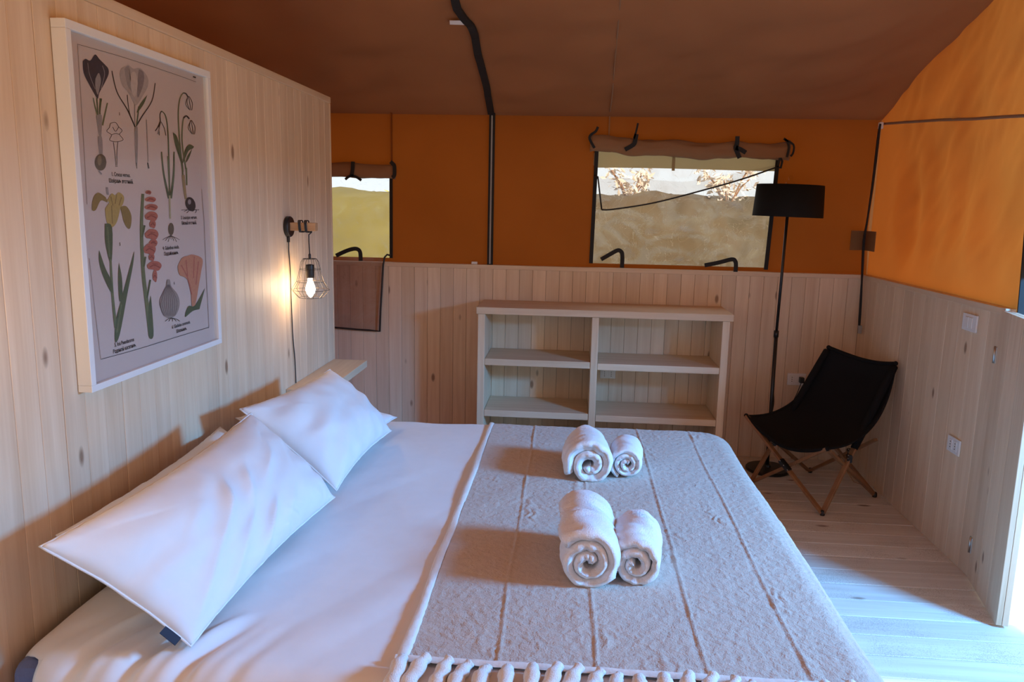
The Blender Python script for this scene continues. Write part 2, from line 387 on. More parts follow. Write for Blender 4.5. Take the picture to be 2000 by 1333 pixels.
def rc2(u, v):
    y = -.45 + u * (3.335 + .45); z0 = 1.74 - .38 * ramp(y, 2.3, 3.3) if y > 1.0 else 1.19  # unseen doorway header, sloped down to cut daylight off the upper back wainscot
    z = z0 + v * (gable(y) + .02 - z0)
    return Vector((XR + .035 + wrink(y, z, .02, 30), y, z))
obj('canvas', grid(60, 24, rc2), CANW, wr_, smooth=True)
mtube('seam', [right_canvas((y - 3.335) / (YB + .03 - 3.335), (z - 1.195) / (gable(y) - 1.175)) + Vector((-.008, 0, 0)) for y, z in ((5.0, 2.13), (4.93, 2.125), (4.6, 2.10), (4.3, 2.078), (4.0, 2.052), (3.7, 2.028), (3.45, 2.006), (3.34, 1.998))], .008, ROLL, wr_, n=6)
mtube('zip_strip', [(XR + .035, 3.45, 1.90), (XR + .03, 3.405, 1.80), (XR + .025, 3.36, 1.6), (XR + .02, 3.33, 1.4), (XR + .02, 3.315, 1.20)], 0, BLACK, wr_, sub=4, flat=(.012, .004))
# door frame post and half-height door panel swung inwards
post = struct(mbox('trim_1', XR + .05, XR + .12, 3.33, 3.40, 0, 1.19, WZ, None, .003), 'whitewashed door post outside the half door')
d1 = struct(grp('door_1', (1.795, 3.385, 0)), 'half-height whitewashed board door swung inwards on two hinges')
ang = math.atan2(1.708 - 1.795, 3.385 - 2.971)       # swing from the -y direction
d1.rotation_euler.z = -math.atan2(.087, .414)
Ld = math.hypot(.087, .414)
nb = 3; bw = Ld / nb
for i in range(nb):
    o = mbox('plank', .0, .02, -(i + 1) * bw + .0006, -i * bw - .0006, .012, 1.21, WZ, d1, .002)
mbox('back_board', .021, .043, -Ld, -.01, .012, 1.21, WZ, d1, .002)
for zz in (1.02, .165):
    hg = mbox('hinge', -.004, .001, -.016, .016, zz - .035, zz + .035, STEEL, d1, .001)
    mtube('hinge_pin', [(-.004, 0, -.036), (-.004, 0, .036)], .004, STEEL, hg, n=8)
# left partition wall
wl_ = struct(grp('wall_left'), 'whitewashed board partition behind the bed')
plank_wall(wl_, 'y', .62, 4.083, (4.083 - .62) / 40, 0.0, 2.10, XL, sign=-1)
mbox('backing', XL - .060, XL - .019, .60, 4.09, 0, 2.098, DARKGAP, wl_, 0)
mbox('cap_rail', XL - .085, XL + .004, .60, 4.098, 2.10, 2.132, WY, wl_, .004)
mbox('end_board', XL - .085, XL + .002, 4.083, 4.10, 0, 2.10, WZ, wl_, .003)
plank_wall(wl_, 'y', .62, 4.083, (4.083 - .62) / 40, 0.0, 2.10, XL - .061, sign=-1)
# roof canvas: two slopes and the far ends of the tent
ce = struct(grp('ceiling'), 'sloping brown tent roof canvas')
def roof_far(u, v):
    x = -3.25 + u * (XR + .06 + 3.25); y = YB + .03 - v * (YB + .03 - 2.3)
    z = gable(y) - .055 * math.sin(math.pi * min(1, v * 1.15)) * (math.sin(math.pi * max(0, min(1, (x + .547) / 2.4))) if x > -.547 else math.sin(math.pi * max(0, min(1, (x + 3.2) / 2.65))))
    z += wrink(x * 1.1 + y * .2, y * 1.1, .050, 41) * ramp(v, 0, .12) * ramp(1 - v, 0, .10) * ramp(1 - u, 0, .05)
    return Vector((x, y, z))
obj('canvas', grid(130, 70, roof_far), CANC, ce, smooth=True)
obj('canvas', grid(40, 20, lambda u, v: Vector((-3.25 + u * (XR + .06 + 3.25), 2.3 - v * 2.75, gable(2.3 - v * 2.75) + wrink(u * 5, v * 3, .02, 5) * ramp(v, 0, .1)))), CANC, ce, smooth=True)
def roof_z(x, y):
    return roof_far((x + 3.25) / (XR + .06 + 3.25), (YB + .03 - y) / (YB + .03 - 2.3)).z
strap_pts = [(-.540, 5.02), (-.538, 4.85), (-.535, 4.7), (-.540, 4.55), (-.546, 4.41), (-.546, 4.28), (-.546, 4.176), (-.562, 4.11), (-.590, 4.03), (-.602, 3.93), (-.598, 3.84), (-.590, 3.6), (-.58, 3.2), (-.58, 2.6)]
bm = bmesh.new(); tube(bm, [(x, y, roof_z(x, y) - .012) for x, y in smooth_pts([(a, b, 0) for a, b in strap_pts], 3) for _ in (0,)] if False else [Vector((p.x, p.y, roof_z(p.x, p.y) - .012)) for p in smooth_pts([(a, b, 0) for a, b in strap_pts], 3)], 0, flat=(.020, .007))
bmesh.ops.recalc_face_normals(bm, faces=bm.faces)
st = obj('edge_strap', bm, BLACK, ce)
tg = mbox('paper_tag', -.655, -.575, 4.07, 4.105, 0, .002, WHITEP, ce, 0); tg.location.z = roof_z(-.61, 4.09) - .02; tg.rotation_euler = (-.34, 0, .12)
bm = bmesh.new(); tube(bm, [Vector((x, y, roof_z(x, y) - .004)) for x, y in ((.199, 4.98), (.196, 4.7), (.19, 4.4), (.185, 4.1), (.179, 3.8), (.17, 3.3), (.17, 2.6))], .004, n=6)
obj('seam', bm, ROLL, ce)
# flysheet above the roof; unseen porch and front sheets added to block sun
FLY = plain('tan_flysheet', (.32, .27, .20), .9)
fy = struct(grp('flysheet_roof'), 'tan flysheet over the far roof slope, with unseen sheets added to shade porch and front')
obj('sheet', grid(6, 1, lambda u, v: Vector((-3.5 + u * 5.7, 5.3 - v * 3.0, 2.26 + v * 1.08))), FLY, fy)
obj('ridge_sun_block', grid(4, 2, lambda u, v: Vector((-3.5 + u * 5.7, 2.7 - v * .8, 3.28 if v in (0, 1) else 3.36))), FLY, fy)  # added to stop sun leaking in along the ridge
obj('porch_sun_block', grid(4, 2, lambda u, v: Vector((2.15 + u * 1.1, (5.3, 2.3, -.4)[int(v * 2)], (2.26, 3.34, 2.35)[int(v * 2)]))), FLY, fy)  # unseen; shaped to keep direct sun off the right canvas and doorway

# unseen sides of the tent that close the room (front wall behind the camera, far left end)
wf_ = struct(grp('wall_front'), 'tent canvas front wall')
FO = (-1.9, 1.7, .60, 2.10)      # unseen opening added so more daylight reaches the back wall
for i_, (xa, xb, za, zb) in enumerate(((-3.25, FO[0], 0, 2.19), (FO[1], 1.86, 0, 2.19), (FO[0], FO[1], 0, FO[2]), (FO[0], FO[1], FO[3], 2.19))):
    obj('canvas', grid(6, 6, lambda u, v: Vector((xa + u * (xb - xa), -.46, za + v * (zb - za)))), CANW, wf_)
obj('front_sun_block', grid(8, 4, lambda u, v: Vector((-3.3 + u * 7.4, -.5 - v * 2.2, 2.2 - v * .25))), FLY, fy)  # unseen; added to keep direct sun out of the front opening
we_ = struct(grp('wall_end'), 'tent canvas end wall behind the partition')
bm = bmesh.new(); n_ = 24
for i in range(n_):
    ya, yb = -.46 + i * (YB + .49) / n_, -.46 + (i + 1) * (YB + .49) / n_
    bm.faces.new([bm.verts.new(p) for p in ((-3.24, ya, 0), (-3.24, yb, 0), (-3.24, yb, gable(yb) + .01), (-3.24, ya, gable(ya) + .01))])
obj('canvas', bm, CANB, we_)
# ------------------------------------------------------------------ outside bank
SOIL = None
def soil():
    m, n, o = new_mat('olive_earth_bank'); L = n.links.new
    b = N(n, 'ShaderNodeBsdfPrincipled'); b.inputs['Roughness'].default_value = 1
    tc = N(n, 'ShaderNodeTexCoord')
    a = N(n, 'ShaderNodeTexNoise'); a.inputs['Scale'].default_value = 2.5; a.inputs['Detail'].default_value = 8; L(tc.outputs['Object'], a.inputs['Vector'])
    sx = N(n, 'ShaderNodeSeparateXYZ'); L(tc.outputs['Object'], sx.inputs[0])
    mx = N(n, 'ShaderNodeMix', data_type='RGBA'); mx.inputs[6].default_value = (.035, .022, .009, 1); mx.inputs[7].default_value = (.095, .060, .022, 1); L(a.outputs[0], mx.inputs[0])
    m3 = N(n, 'ShaderNodeMix', data_type='RGBA'); m3.inputs[6].default_value = (.09, .065, .012, 1); m3.inputs[7].default_value = (.19, .145, .028, 1); L(a.outputs[0], m3.inputs[0])
    mr = N(n, 'ShaderNodeMapRange'); mr.inputs[1].default_value = -1.4; mr.inputs[2].default_value = -.4; L(sx.outputs[0], mr.inputs[0])
    m2 = N(n, 'ShaderNodeMix', data_type='RGBA'); L(mr.outputs[0], m2.inputs[0]); L(m3.outputs[2], m2.inputs[6]); L(mx.outputs[2], m2.inputs[7])
    L(m2.outputs[2], b.inputs['Base Color']); L(b.outputs[0], o.inputs[0]); return m
SOIL = soil()
def bank(u, v):
    x = -8 + u * 16; s = v * 6
    y = 5.9 + s
    z = -.1 + 1.80 * ramp(s, 0, 2.0) + .10 * (s - 2) * (s > 2) * 0 + .10 * nz((x, y, 0), 1.6, 3) + .07 * nz((x, y, 0), 5, 8)
    return Vector((x, y, z))
bk = struct(obj('ground_bank', grid(120, 50, bank), SOIL, None, True), 'dry earth bank rising behind the tent')
GR = plain('pale_dry_ground', (.64, .56, .36), 1, var=.12, bscale=3)
struct(obj('ground', grid(30, 30, lambda u, v: Vector((-14 + 28 * u, -12 + 18.5 * v, -.12 + .02 * nz((u * 20, v * 20, 0))))), GR, None, True), 'pale dry ground around the tent')
# shrubs on top of the bank
LEAFR = plain('rust_leaves', (.88, .68, .55), .8, var=.3, bscale=9); LEAFY = plain('yellow_leaves', (.5, .38, .06), .8, var=.3, bscale=9)
def shrub(x, y, z, s, nleaf, mat, label, seed):
    rnd = random.Random(seed); t = grp('shrub', (x, y, z))
    bm = bmesh.new(); bl = bmesh.new()
    for k in range(7):
        a = rnd.uniform(0, 6.28); e = Vector((math.cos(a) * .5 * s, math.sin(a) * .3 * s, rnd.uniform(.5, 1) * s))
        pts = smooth_pts([(0, 0, -.05), e * .5 + Vector((0, 0, .1 * s)), e], 4); tube(bm, pts, .008, n=5)
        for j in range(nleaf):
            p = pts[rnd.randrange(3, len(pts))] + Vector([rnd.uniform(-.09, .09) for _ in range(3)])
            q = Matrix.Rotation(rnd.uniform(0, 6.28), 3, Vector([rnd.uniform(-1, 1) for _ in range(3)]).normalized())
            ww = rnd.uniform(.018, .035)
            vs = [bl.verts.new(p + q @ Vector(c_) * ww) for c_ in ((-1.6, 0, 0), (0, -.6, .1), (1.6, 0, 0), (0, .6, .1))]
            bl.faces.new(vs)
    obj('branches', bm, LEG, t); lf = obj('foliage', bl, mat, t); lf['kind'] = 'stuff'
    tag(t, label, 'shrub'); return t
shrub(.55, 8.0, 1.60, .40, 26, LEAFR, 'pale rust-leaved shrub on the bank seen through the left half of the wide window', 1)
shrub(1.55, 8.2, 1.60, .50, 34, LEAFR, 'pale rust-leaved shrub on the bank seen at the right end of the wide window', 2)
shrub(-1.72, 8.1, 1.62, .28, 22, LEAFY, 'small yellow-leaved shrub on the bank beyond the narrow left window', 3)

# ================================================================== windows
PL1 = film('cloudy_window_plastic', (.90, .86, .80), .22, (.90, .72, .50), 5.5, .06, .44, .62)
PL0 = film('window_plastic_left', (.94, .94, .90), .12, (.85, .9, 1.0), 6, .05)
FLAPM = film('hanging_clear_plastic', (.72, .68, .68), .10, (.6, .6, .6), 7, .07)
def roll(name, x0, x1, z, yy, r, parent, wob):
    bm = bmesh.new(); n = 60; prof = 20; rings = []
    for i in range(n + 1):
        x = x0 + (x1 - x0) * i / n; cz = z(i / n)
        ring = []
        for k in range(prof):
            a = 2 * math.pi * k / prof; rr = r * (1 + wob * nz((x * 5, math.cos(a) * 1.2, math.sin(a) * 1.2), 1.6, 2))
            rr *= 1.15 if (i in (0, n)) else 1
            ring.append(bm.verts.new((x, yy + .62 * rr * math.cos(a), cz + rr * math.sin(a) * 1.0)))
        rings.append(ring)
    for a, b in zip(rings, rings[1:]):
        for k in range(prof): bm.faces.new((a[k], a[(k + 1) % prof], b[(k + 1) % prof], b[k]))
    bm.faces.new(rings[0][::-1]); bm.faces.new(rings[-1])
    bmesh.ops.recalc_face_normals(bm, faces=bm.faces)
    return obj(name, bm, ROLL, parent, True)
w1 = struct(grp('window_1'), 'wide clear-plastic tent window above the bookcase')
YW = YB + .025
bm = grid(50, 40, lambda u, v: Vector((W1[0] - .01 + u * (W1[1] - W1[0] + .02), YW + .030 + .012 * nz((u * 5, v * 4, 0), 1.5, 4), W1[2] - .02 + v * .74)))
obj('pane', bm, PL1, w1, True)
bm = grid(30, 8, lambda u, v: Vector((W1[0] - .02 + u * 1.14, YW + .004 + .006 * nz((u * 6, v, 0), 2, 1), 1.846 + v * .16 + .003 * math.sin(u * 5))))
obj('cream_flap', bm, CREAM, w1, True)
mbox('flap_seam', .600, .618, YW - .006, YW, 1.835, 1.97, CREAM, w1, 0)
roll('rolled_flap', .085, 1.305, lambda t: 1.995 - .018 * math.sin(math.pi * t) - .028 * t + .006 * math.sin(t * 19), YB - .005, .046, w1, .35)
for a, b, nm in (((.128, 1.96), (.118, 1.243), 'zip_strip'), ((1.245, 1.93), (1.222, 1.232), 'zip_strip')):
    mtube(nm, [(a[0], YW - .006, a[1]), (b[0], YW - .006, b[1])], 0, BLACK, w1, flat=(.012, .004), up=Vector((0, 1, 0)))
def ypts(pts, yy): return [(x, yy, z) for x, z in pts]
# loose inner plastic sheet with dark piping, fallen forward over the pane
pp = [(.121, 1.795), (.140, 1.789), (.172, 1.585), (.251, 1.590), (.503, 1.636), (.813, 1.723), (1.026, 1.789), (1.237, 1.867)]
bm = bmesh.new()
top = [(.125, 1.80), (.16, 1.80), (.30, 1.79), (.5, 1.775), (.7, 1.77), (.9, 1.81), (1.05, 1.84), (1.237, 1.88)]
A_ = smooth_pts(ypts(pp[2:], YB - .012), 5); B_ = smooth_pts(ypts([(.150, 1.79)] + top[3:], YB + .004), 5)
m_ = min(len(A_), len(B_)); va = [bm.verts.new(A_[int(i * (len(A_) - 1) / (m_ - 1))]) for i in range(m_)]; vb = [bm.verts.new(B_[int(i * (len(B_) - 1) / (m_ - 1))]) for i in range(m_)]
for i in range(m_ - 1): bm.faces.new((va[i], va[i + 1], vb[i + 1], vb[i]))
lf = obj('loose_plastic_flap', bm, film('loose_plastic', (.94, .92, .9), .12, (.9, .9, .9), 8, .05), w1, True)
bm = bmesh.new(); tube(bm, ypts(pp[:3], YB - .012), .0055, n=6); tube(bm, smooth_pts(ypts(pp[2:], YB - .012), 5), .0055, n=6)
obj('piping', bm, PIPE, lf, True)
def strap(name, pts, parent, w=.013, t=.0015, sub=3, up=Vector((0, 1, 0)), mat=BLACK):
    return mtube(name, pts, 0, mat, parent, sub=sub, flat=(w, t), up=up)
YS = YB - .022
strap('tie_strap', ypts([(.180, 1.272), (.245, 1.312), (.284, 1.333), (.305, 1.325), (.314, 1.300), (.315, 1.222)], YS), w1)
strap('tie_strap', ypts([(.832, 1.252), (.92, 1.272), (.996, 1.294), (1.018, 1.286), (1.026, 1.262), (1.026, 1.216)], YS), w1)
YT = YB - .040
strap('tie_strap', ypts([(.372, 2.115), (.362, 2.06), (.350, 2.02)], YT), w1, w=.006)
strap('tie_strap', ypts([(.366, 2.05), (.360, 2.01), (.350, 1.985), (.300, 1.955)], YT), w1)
strap('tie_strap', ypts([(.978, 2.045), (.978, 2.0), (.972, 1.975), (.985, 1.945), (1.000, 1.915)], YT), w1)
strap('tie_strap', ypts([(.972, 1.978), (1.005, 1.965), (1.035, 1.948)], YT), w1)
strap('end_tie', ypts([(.128, 2.090), (.115, 2.062), (.085, 2.040), (.080, 2.015), (.112, 1.962)], YT), w1, w=.008)
strap('end_tie', ypts([(1.255, 2.035), (1.275, 2.020), (1.290, 1.985), (1.283, 1.925)], YT), w1, w=.007)
strap('end_tie', ypts([(1.262, 2.030), (1.315, 2.000), (1.318, 1.955), (1.305, 1.930)], YT), w1, w=.006)
strap('corner_tab', ypts([(1.238, 1.865), (1.248, 1.93), (1.262, 1.90), (1.256, 1.862), (1.230, 1.868)], YB - .018), w1, w=.007, sub=0)
w0 = struct(grp('window_2'), 'narrow tent window beside the partition with its clear flap hanging down')
bm = grid(30, 30, lambda u, v: Vector((W0[0] + .0 + u * (W0[1] - W0[0] + .01), YW + .030 + .010 * nz((u * 5, v * 4, 0), 1.5, 14), W0[2] - .02 + v * .55)))
obj('pane', bm, PL0, w0, True)
roll('rolled_flap', -1.98, -1.155, lambda t: 1.800 + .004 * math.sin(t * 13), YB - .005, .045, w0, .2)
mtube('zip_strip', [(-1.186, YW - .006, 1.77), (-1.188, YW - .006, 1.243)], 0, BLACK, w0, flat=(.010, .004), up=Vector((0, 1, 0)))
strap('tie_strap', ypts([(-1.545, 1.252), (-1.48, 1.283), (-1.426, 1.300), (-1.397, 1.296), (-1.383, 1.275), (-1.381, 1.222)], YS), w0)
strap('tie_strap', ypts([(-1.418, 1.855), (-1.422, 1.80), (-1.430, 1.765)], YT), w0, w=.012)
strap('tie_strap', ypts([(-1.470, 1.742), (-1.45, 1.758), (-1.43, 1.765), (-1.40, 1.760), (-1.365, 1.738)], YT), w0, w=.008)
strap('end_tie', ypts([(-1.175, 1.858), (-1.16, 1.845), (-1.150, 1.83), (-1.150, 1.775), (-1.165, 1.760)], YT), w0, w=.012)
hp = [(-1.182, 1.262), (-1.205, 1.268), (-1.222, 1.250), (-1.232, 1.20), (-1.241, 1.059), (-1.252, .90), (-1.258, .760), (-1.33, .764), (-1.40, .766), (-1.60, .777), (-1.95, .79)]
bm = grid(16, 20, lambda u, v: Vector((-1.95 + u * (.71 - .018 * (1 - v)), YB - .018 + .006 * nz((u * 3, v * 4, 1), 2, 5), (.79 - .03 * u) + v * (1.245 - .79 + .03 * u))))
hf = obj('hanging_plastic_flap', bm, FLAPM, w0, True)
mtube('piping', ypts(hp, YB - .022), .0065, PIPE, hf, n=6)

# corner webbing strap, patch, small things on the canvas
cs = tag(grp('webbing_strap', (1.79, 4.93, .88)), 'long black webbing strap hanging down the back right corner of the tent', 'strap')
def rel(o, pts): return [Vector(p) - o.location for p in pts]
wp = smooth_pts([(1.800, 4.95, 2.125), (1.797, 4.955, 2.05), (1.792, 4.955, 1.80), (1.780, 4.955, 1.55), (1.772, 4.955, 1.434), (1.778, 4.95, 1.25), (1.781, 4.945, 1.15), (1.787, 4.945, 1.0), (1.790, 4.945, .905)], 5)
mtube('webbing', rel(cs, wp), 0, BLACK, cs, flat=(.0062, .0045), up=Vector((0, 1, 0)), widths=[.7 + .4 * abs(math.sin(i * .22)) for i in range(len(wp))])
mbox('buckle', -.010, .012, -.006, .010, -.020, .03, GREYP, cs, .003)
mbox('ring', .005, .03, .02, .045, 1.215, 1.255, WHITEP, cs, .006)
pt = tag(grp('canvas_patch', (1.79, 4.96, 1.43)), 'beige patch taped across the canvas corner behind the webbing strap', 'patch')
PATCH = canvas('beige_patch', (.36, .20, .09), .4, (.36, .17, .07))
mbox('patch_left', -.075, .012, .060, .063, -.06, .06, PATCH, pt, 0)
mbox('patch_right', .012, .016, -.10, .060, -.06, .06, PATCH, pt, 0)
sw = tag(mbox('cable_clip', -.655, -.615, YB - .004, YB + .012, 1.2185, 1.236, WHITEP, None, .004), 'small white cable clip on the wainscot rail left of the zip strip', 'clip')

# ================================================================== bookcase
bc = tag(grp('bookcase', (.19, 4.83, 0)), 'whitewashed pine open bookcase with six compartments against the back wall', 'bookcase')
def bpart(name, x0, x1, y0, y1, z0, z1, mat):
    o = mbox(name, x0, x1, y0, y1, z0, z1, mat, bc, .004); o.location = Vector(o.location) - bc.location; return o
FYB, BYB = 4.64, 5.030
bpart('top_board', -.571, .960, FYB, BYB, .949, .991, WX)
bpart('side_panel', -.562, -.518, FYB + .012, BYB, 0, .948, WZ)
bpart('side_panel', .900, .943, FYB + .012, BYB, 0, .948, WZ)
bpart('divider', .128, .170, FYB + .012, BYB, 0, .948, WZ)
for z in (.631, .307, .04):
    bpart('shelf', -.517, .127, FYB + .016, BYB, z, z + .041, WX)
    bpart('shelf', .171, .899, FYB + .016, BYB, z - .006, z + .035, WX)

# bedside ledge
tag(mbox('wall_ledge', XL + .001, -1.095, 3.36, 4.078, .718, .755, WY, None, .003), 'narrow whitewashed ledge fixed to the partition beside the far pillow', 'shelf')

# ================================================================== outlets and switches
def plate(name, loc, rz, label, cat, kind, w=.115, h=.078):
    t = tag(grp(name, loc, rz), label, cat)      # local: face towards -y
    mbox('plate', -w / 2, w / 2, -.009, 0, -h / 2, h / 2, WHITEP, t, .003)
    if kind == 'switch':
        for dx in (-.018, .018): mbox('rocker', dx - .014, dx + .014, -.013, -.009, -.025, .025, FRAMEW, t, .002)
    else:
        for dx in ((-.022, .022) if kind == 'double' else (-.03,)):
            s = mbox('socket', dx - .015, dx + .015, -.011, -.009, -.025, .025, FRAMEW, t, .002)
            for dz in (-.013, 0, .013): mbox('socket_hole', -.0025, .0025, -.0022, -.0008, dz - .0022, dz + .0022, DARKGAP, s, 0)
    return t
p1 = plate('power_outlet', (1.462, YB - .001, .535), 0, 'white power outlet with a black plug on the back wall behind the folding chair', 'outlet', 'single')
mbox('plug', .012, .040, -.045, -.009, -.018, .018, BMET, p1, .005)
plate('power_outlet', (.255, YB - .001, .525), 0, 'white power outlet on the back wall inside the right half of the bookcase', 'outlet', 'double', .10, .06)
plate('light_switch', (XR - .001, 3.655, 1.118), R(-90), 'white double light switch high on the right wainscot near the half door', 'switch', 'switch', .125, .078)
plate('power_outlet', (XR - .001, 3.665, .535), R(-90), 'white power outlet low on the right wainscot below the light switch', 'outlet', 'double', .115, .075)

# ================================================================== picture
pf = tag(grp('picture_frame', (XL, 2.27, 1.56)), 'large white framed botanical print of bulb flowers on the partition above the bed', 'picture')
def P(x0, x1, y0, y1, z0, z1): return (x0 - XL, x1 - XL, y0 - 2.27, y1 - 2.27, z0 - 1.56, z1 - 1.56)
X0, X1 = XL + .002, -1.240
mbox('frame_rail', *P(X0, X1, 1.891, 2.655, 2.002, 2.024), FRAMEW, pf, .0015)
mbox('frame_rail', *P(X0, X1, 1.891, 2.655, 1.094, 1.112), FRAMEW, pf, .0015)
mbox('frame_rail', *P(X0, X1, 1.891, 1.912, 1.1121, 2.0019), FRAMEW, pf, .0015)
mbox('frame_rail', *P(X0, X1, 2.632, 2.655, 1.1121, 2.0019), FRAMEW, pf, .0015)
pr = mbox('print_sheet', *P(XL + .006, XL + .024, 1.912, 2.632, 1.112, 2.002), PAPER, pf, 0)
XP = XL + .0245
GL2 = mbox('glass_pane', *P(XL + .031, XL + .033, 1.9125, 2.6315, 1.1125, 2.0015), GLASS, pf, 0)
pc = Vector(pr.location) + pf.location
def on_print(px, py):          # print drawing measured on the photograph, laid on the sheet's own plane
    d = CM.transposed() @ Vector(((px - 1000) / F_PX, (py - 666.5) / F_PX, 1))
    t = XP / d.x
    return Vector((0, d.y * t, H + d.z * t))
_lay = [0]
def local(v, lay): return Vector((XP + .0003 + lay * .00012, v.y, v.z)) - pc
INK = {}
def ink(c):
    k = tuple(c)
    if k not in INK: INK[k] = plain('ink_%d' % len(INK), c, .8, var=.18, bscale=120)
    return INK[k]
class Draw:
    def __init__(s, ox, oy, sc_): s.o = (ox, oy, sc_); s.parts = {}; 
    def pt(s, p): return on_print(s.o[0] + p[0] / s.o[2], s.o[1] + p[1] / s.o[2])
    def bmx(s, c): return s.parts.setdefault(tuple(c), bmesh.new())
    def poly(s, pts, c):
        _lay[0] += 1; bm = s.bmx(c); pts = [(a, b, 0) for a, b in pts]; pts = smooth_pts(pts + [pts[0]], 4)[:-1]
        f = bm.faces.new([bm.verts.new(local(s.pt(p), _lay[0] * .05)) for p in pts])
        bmesh.ops.triangulate(bm, faces=[f])
    def ell(s, cx, cy, rx, ry, c, rot=0):
        s.poly([(cx + rx * math.cos(a) * math.cos(rot) - ry * math.sin(a) * math.sin(rot), cy + rx * math.cos(a) * math.sin(rot) + ry * math.sin(a) * math.cos(rot)) for a in [i * math.pi / 5 for i in range(10)]], c)
    def line(s, pts, c, w=2.0, w1=None):
        _lay[0] += 1; bm = s.bmx(c); q = smooth_pts([(a, b, 0) for a, b in pts], 5); prev = None
        for i, p in enumerate(q):
            d = (q[min(i + 1, len(q) - 1)] - q[max(i - 1, 0)]); d.normalize(); n = Vector((-d.y, d.x, 0))
            ww = w + ((w1 if w1 is not None else w) - w) * i / (len(q) - 1)
            a = bm.verts.new(local(s.pt(p + n * ww), _lay[0] * .05)); b = bm.verts.new(local(s.pt(p - n * ww), _lay[0] * .05))
            if prev: bm.faces.new((prev[0], prev[1], b, a))
            prev = (a, b)
    def done(s, name):
        out = bmesh.new(); me = bpy.data.meshes.new(name)
        for i, (c, bm) in enumerate(s.parts.items()):
            me.materials.append(ink(c))
            for f in bm.faces: f.material_index = i
            t_ = bpy.data.meshes.new('t'); bm.to_mesh(t_); bm.free(); out.from_mesh(t_); bpy.data.meshes.remove(t_)
        out.to_mesh(me); out.free(); link(name, me, None, pr); s.parts = {}
DK = (.05, .035, .03); GRN = (.10, .11, .055); GRN2 = (.15, .16, .08); YEL = (.42, .29, .10); YD = (.26, .17, .06); RED = (.42, .13, .09); RD = (.26, .07, .05); PUR = (.055, .04, .05); GRY = (.30, .25, .24); PALE = (.52, .42, .37); BRN = (.13, .09, .06); ORG = (.52, .22, .13)
d = Draw(100, 20, 3.508)
# purple crocus
d.poly([(215, 350), (235, 333), (268, 345), (300, 303), (330, 335), (365, 370), (390, 400), (392, 440), (365, 500), (330, 565), (320, 605), (305, 590), (260, 510), (222, 430)], PUR)
d.poly([(302, 470), (325, 430), (340, 480), (330, 540), (318, 580), (302, 530)], GRY); d.line([(350, 380), (365, 440), (340, 540)], GRY, 2); d.line([(250, 360), (262, 440), (300, 540)], GRY, 1.5)
d.line([(288, 600), (300, 660), (318, 720)], GRN2, 3, 6); d.line([(340, 605), (332, 700), (345, 790)], GRN, 8, 3); d.line([(385, 635), (368, 710), (350, 790)], GRN2, 4, 6); d.line([(312, 600), (320, 720)], GRN, 4)
d.poly([(306, 722), (346, 722), (342, 860), (328, 862)], GRY); d.poly([(318, 866), (346, 868), (352, 985), (330, 988)], GRY)
d.ell(338, 1043, 40, 57, BRN); d.ell(330, 1030, 14, 35, (.22, .16, .10)); d.line([(325, 1100), (345, 1125)], GRY, 5); d.done('crocus_drawing')
d.poly([(468, 440), (480, 400), (510, 385), (530, 375), (560, 400), (600, 395), (625, 410), (660, 460), (662, 520), (625, 590), (590, 645), (570, 645), (530, 570), (485, 510)], (.42, .34, .31))
d.poly([(500, 400), (532, 383), (540, 470), (562, 570), (520, 510)], GRY); d.poly([(600, 403), (633, 430), (630, 510), (592, 600), (590, 490)], (.25, .2, .2)); d.poly([(548, 430), (575, 425), (592, 500), (572, 595), (545, 530)], PALE)
d.line([(572, 645), (572, 800)], GRY, 3); d.line([(415, 415), (450, 560), (520, 680), (574, 800)], DK, 3, 4); d.line([(712, 500), (690, 620), (620, 730), (580, 800)], DK, 2.5, 4); d.line([(520, 580), (535, 700), (572, 795)], DK, 2.5)
d.poly([(658, 580), (610, 640), (585, 700), (600, 690), (635, 640)], GRN); d.line([(600, 660), (585, 790)], GRN, 4)
d.poly([(570, 808), (592, 808), (590, 1040), (578, 1045)], GRY); d.line([(583, 1045), (587, 1085)], DK, 2); d.done('pale_crocus_drawing')
for pts in ([(405, 775), (440, 770), (462, 800), (485, 825), (468, 852), (492, 888), (445, 902), (400, 890), (412, 855), (380, 830), (397, 805), (405, 775)], [(412, 855), (440, 845), (468, 852)], [(420, 800), (440, 830), (462, 800)], [(425, 905), (436, 980), (442, 1065)], [(456, 903), (450, 980), (450, 1065)], [(438, 1070), (455, 1070)]): d.line(pts, DK, 1.6)
d.done('flower_section_drawing')
d.line([(652, 750), (658, 890), (664, 1040)], GRY, 3, 2); d.line([(660, 1045), (668, 1085)], DK, 4); d.done('stamen_drawing')
# snowdrop
d.line([(755, 690), (785, 730), (800, 850), (806, 1050), (812, 1330)], GRN, 3, 5); d.line([(755, 692), (745, 715), (748, 765)], DK, 3)
d.line([(746, 765), (730, 800), (712, 828)], DK, 3); d.line([(746, 765), (738, 810), (740, 858)], DK, 5, 2); d.line([(752, 765), (775, 810), (785, 860)], DK, 2); d.line([(730, 850), (742, 800)], GRY, 4)
d.line([(755, 970), (770, 1120), (806, 1290)], GRN, 4, 8); d.line([(841, 970), (838, 1130), (818, 1290)], GRN, 4, 9); d.line([(797, 1000), (808, 1220)], GRN2, 3); d.done('snowdrop_drawing')
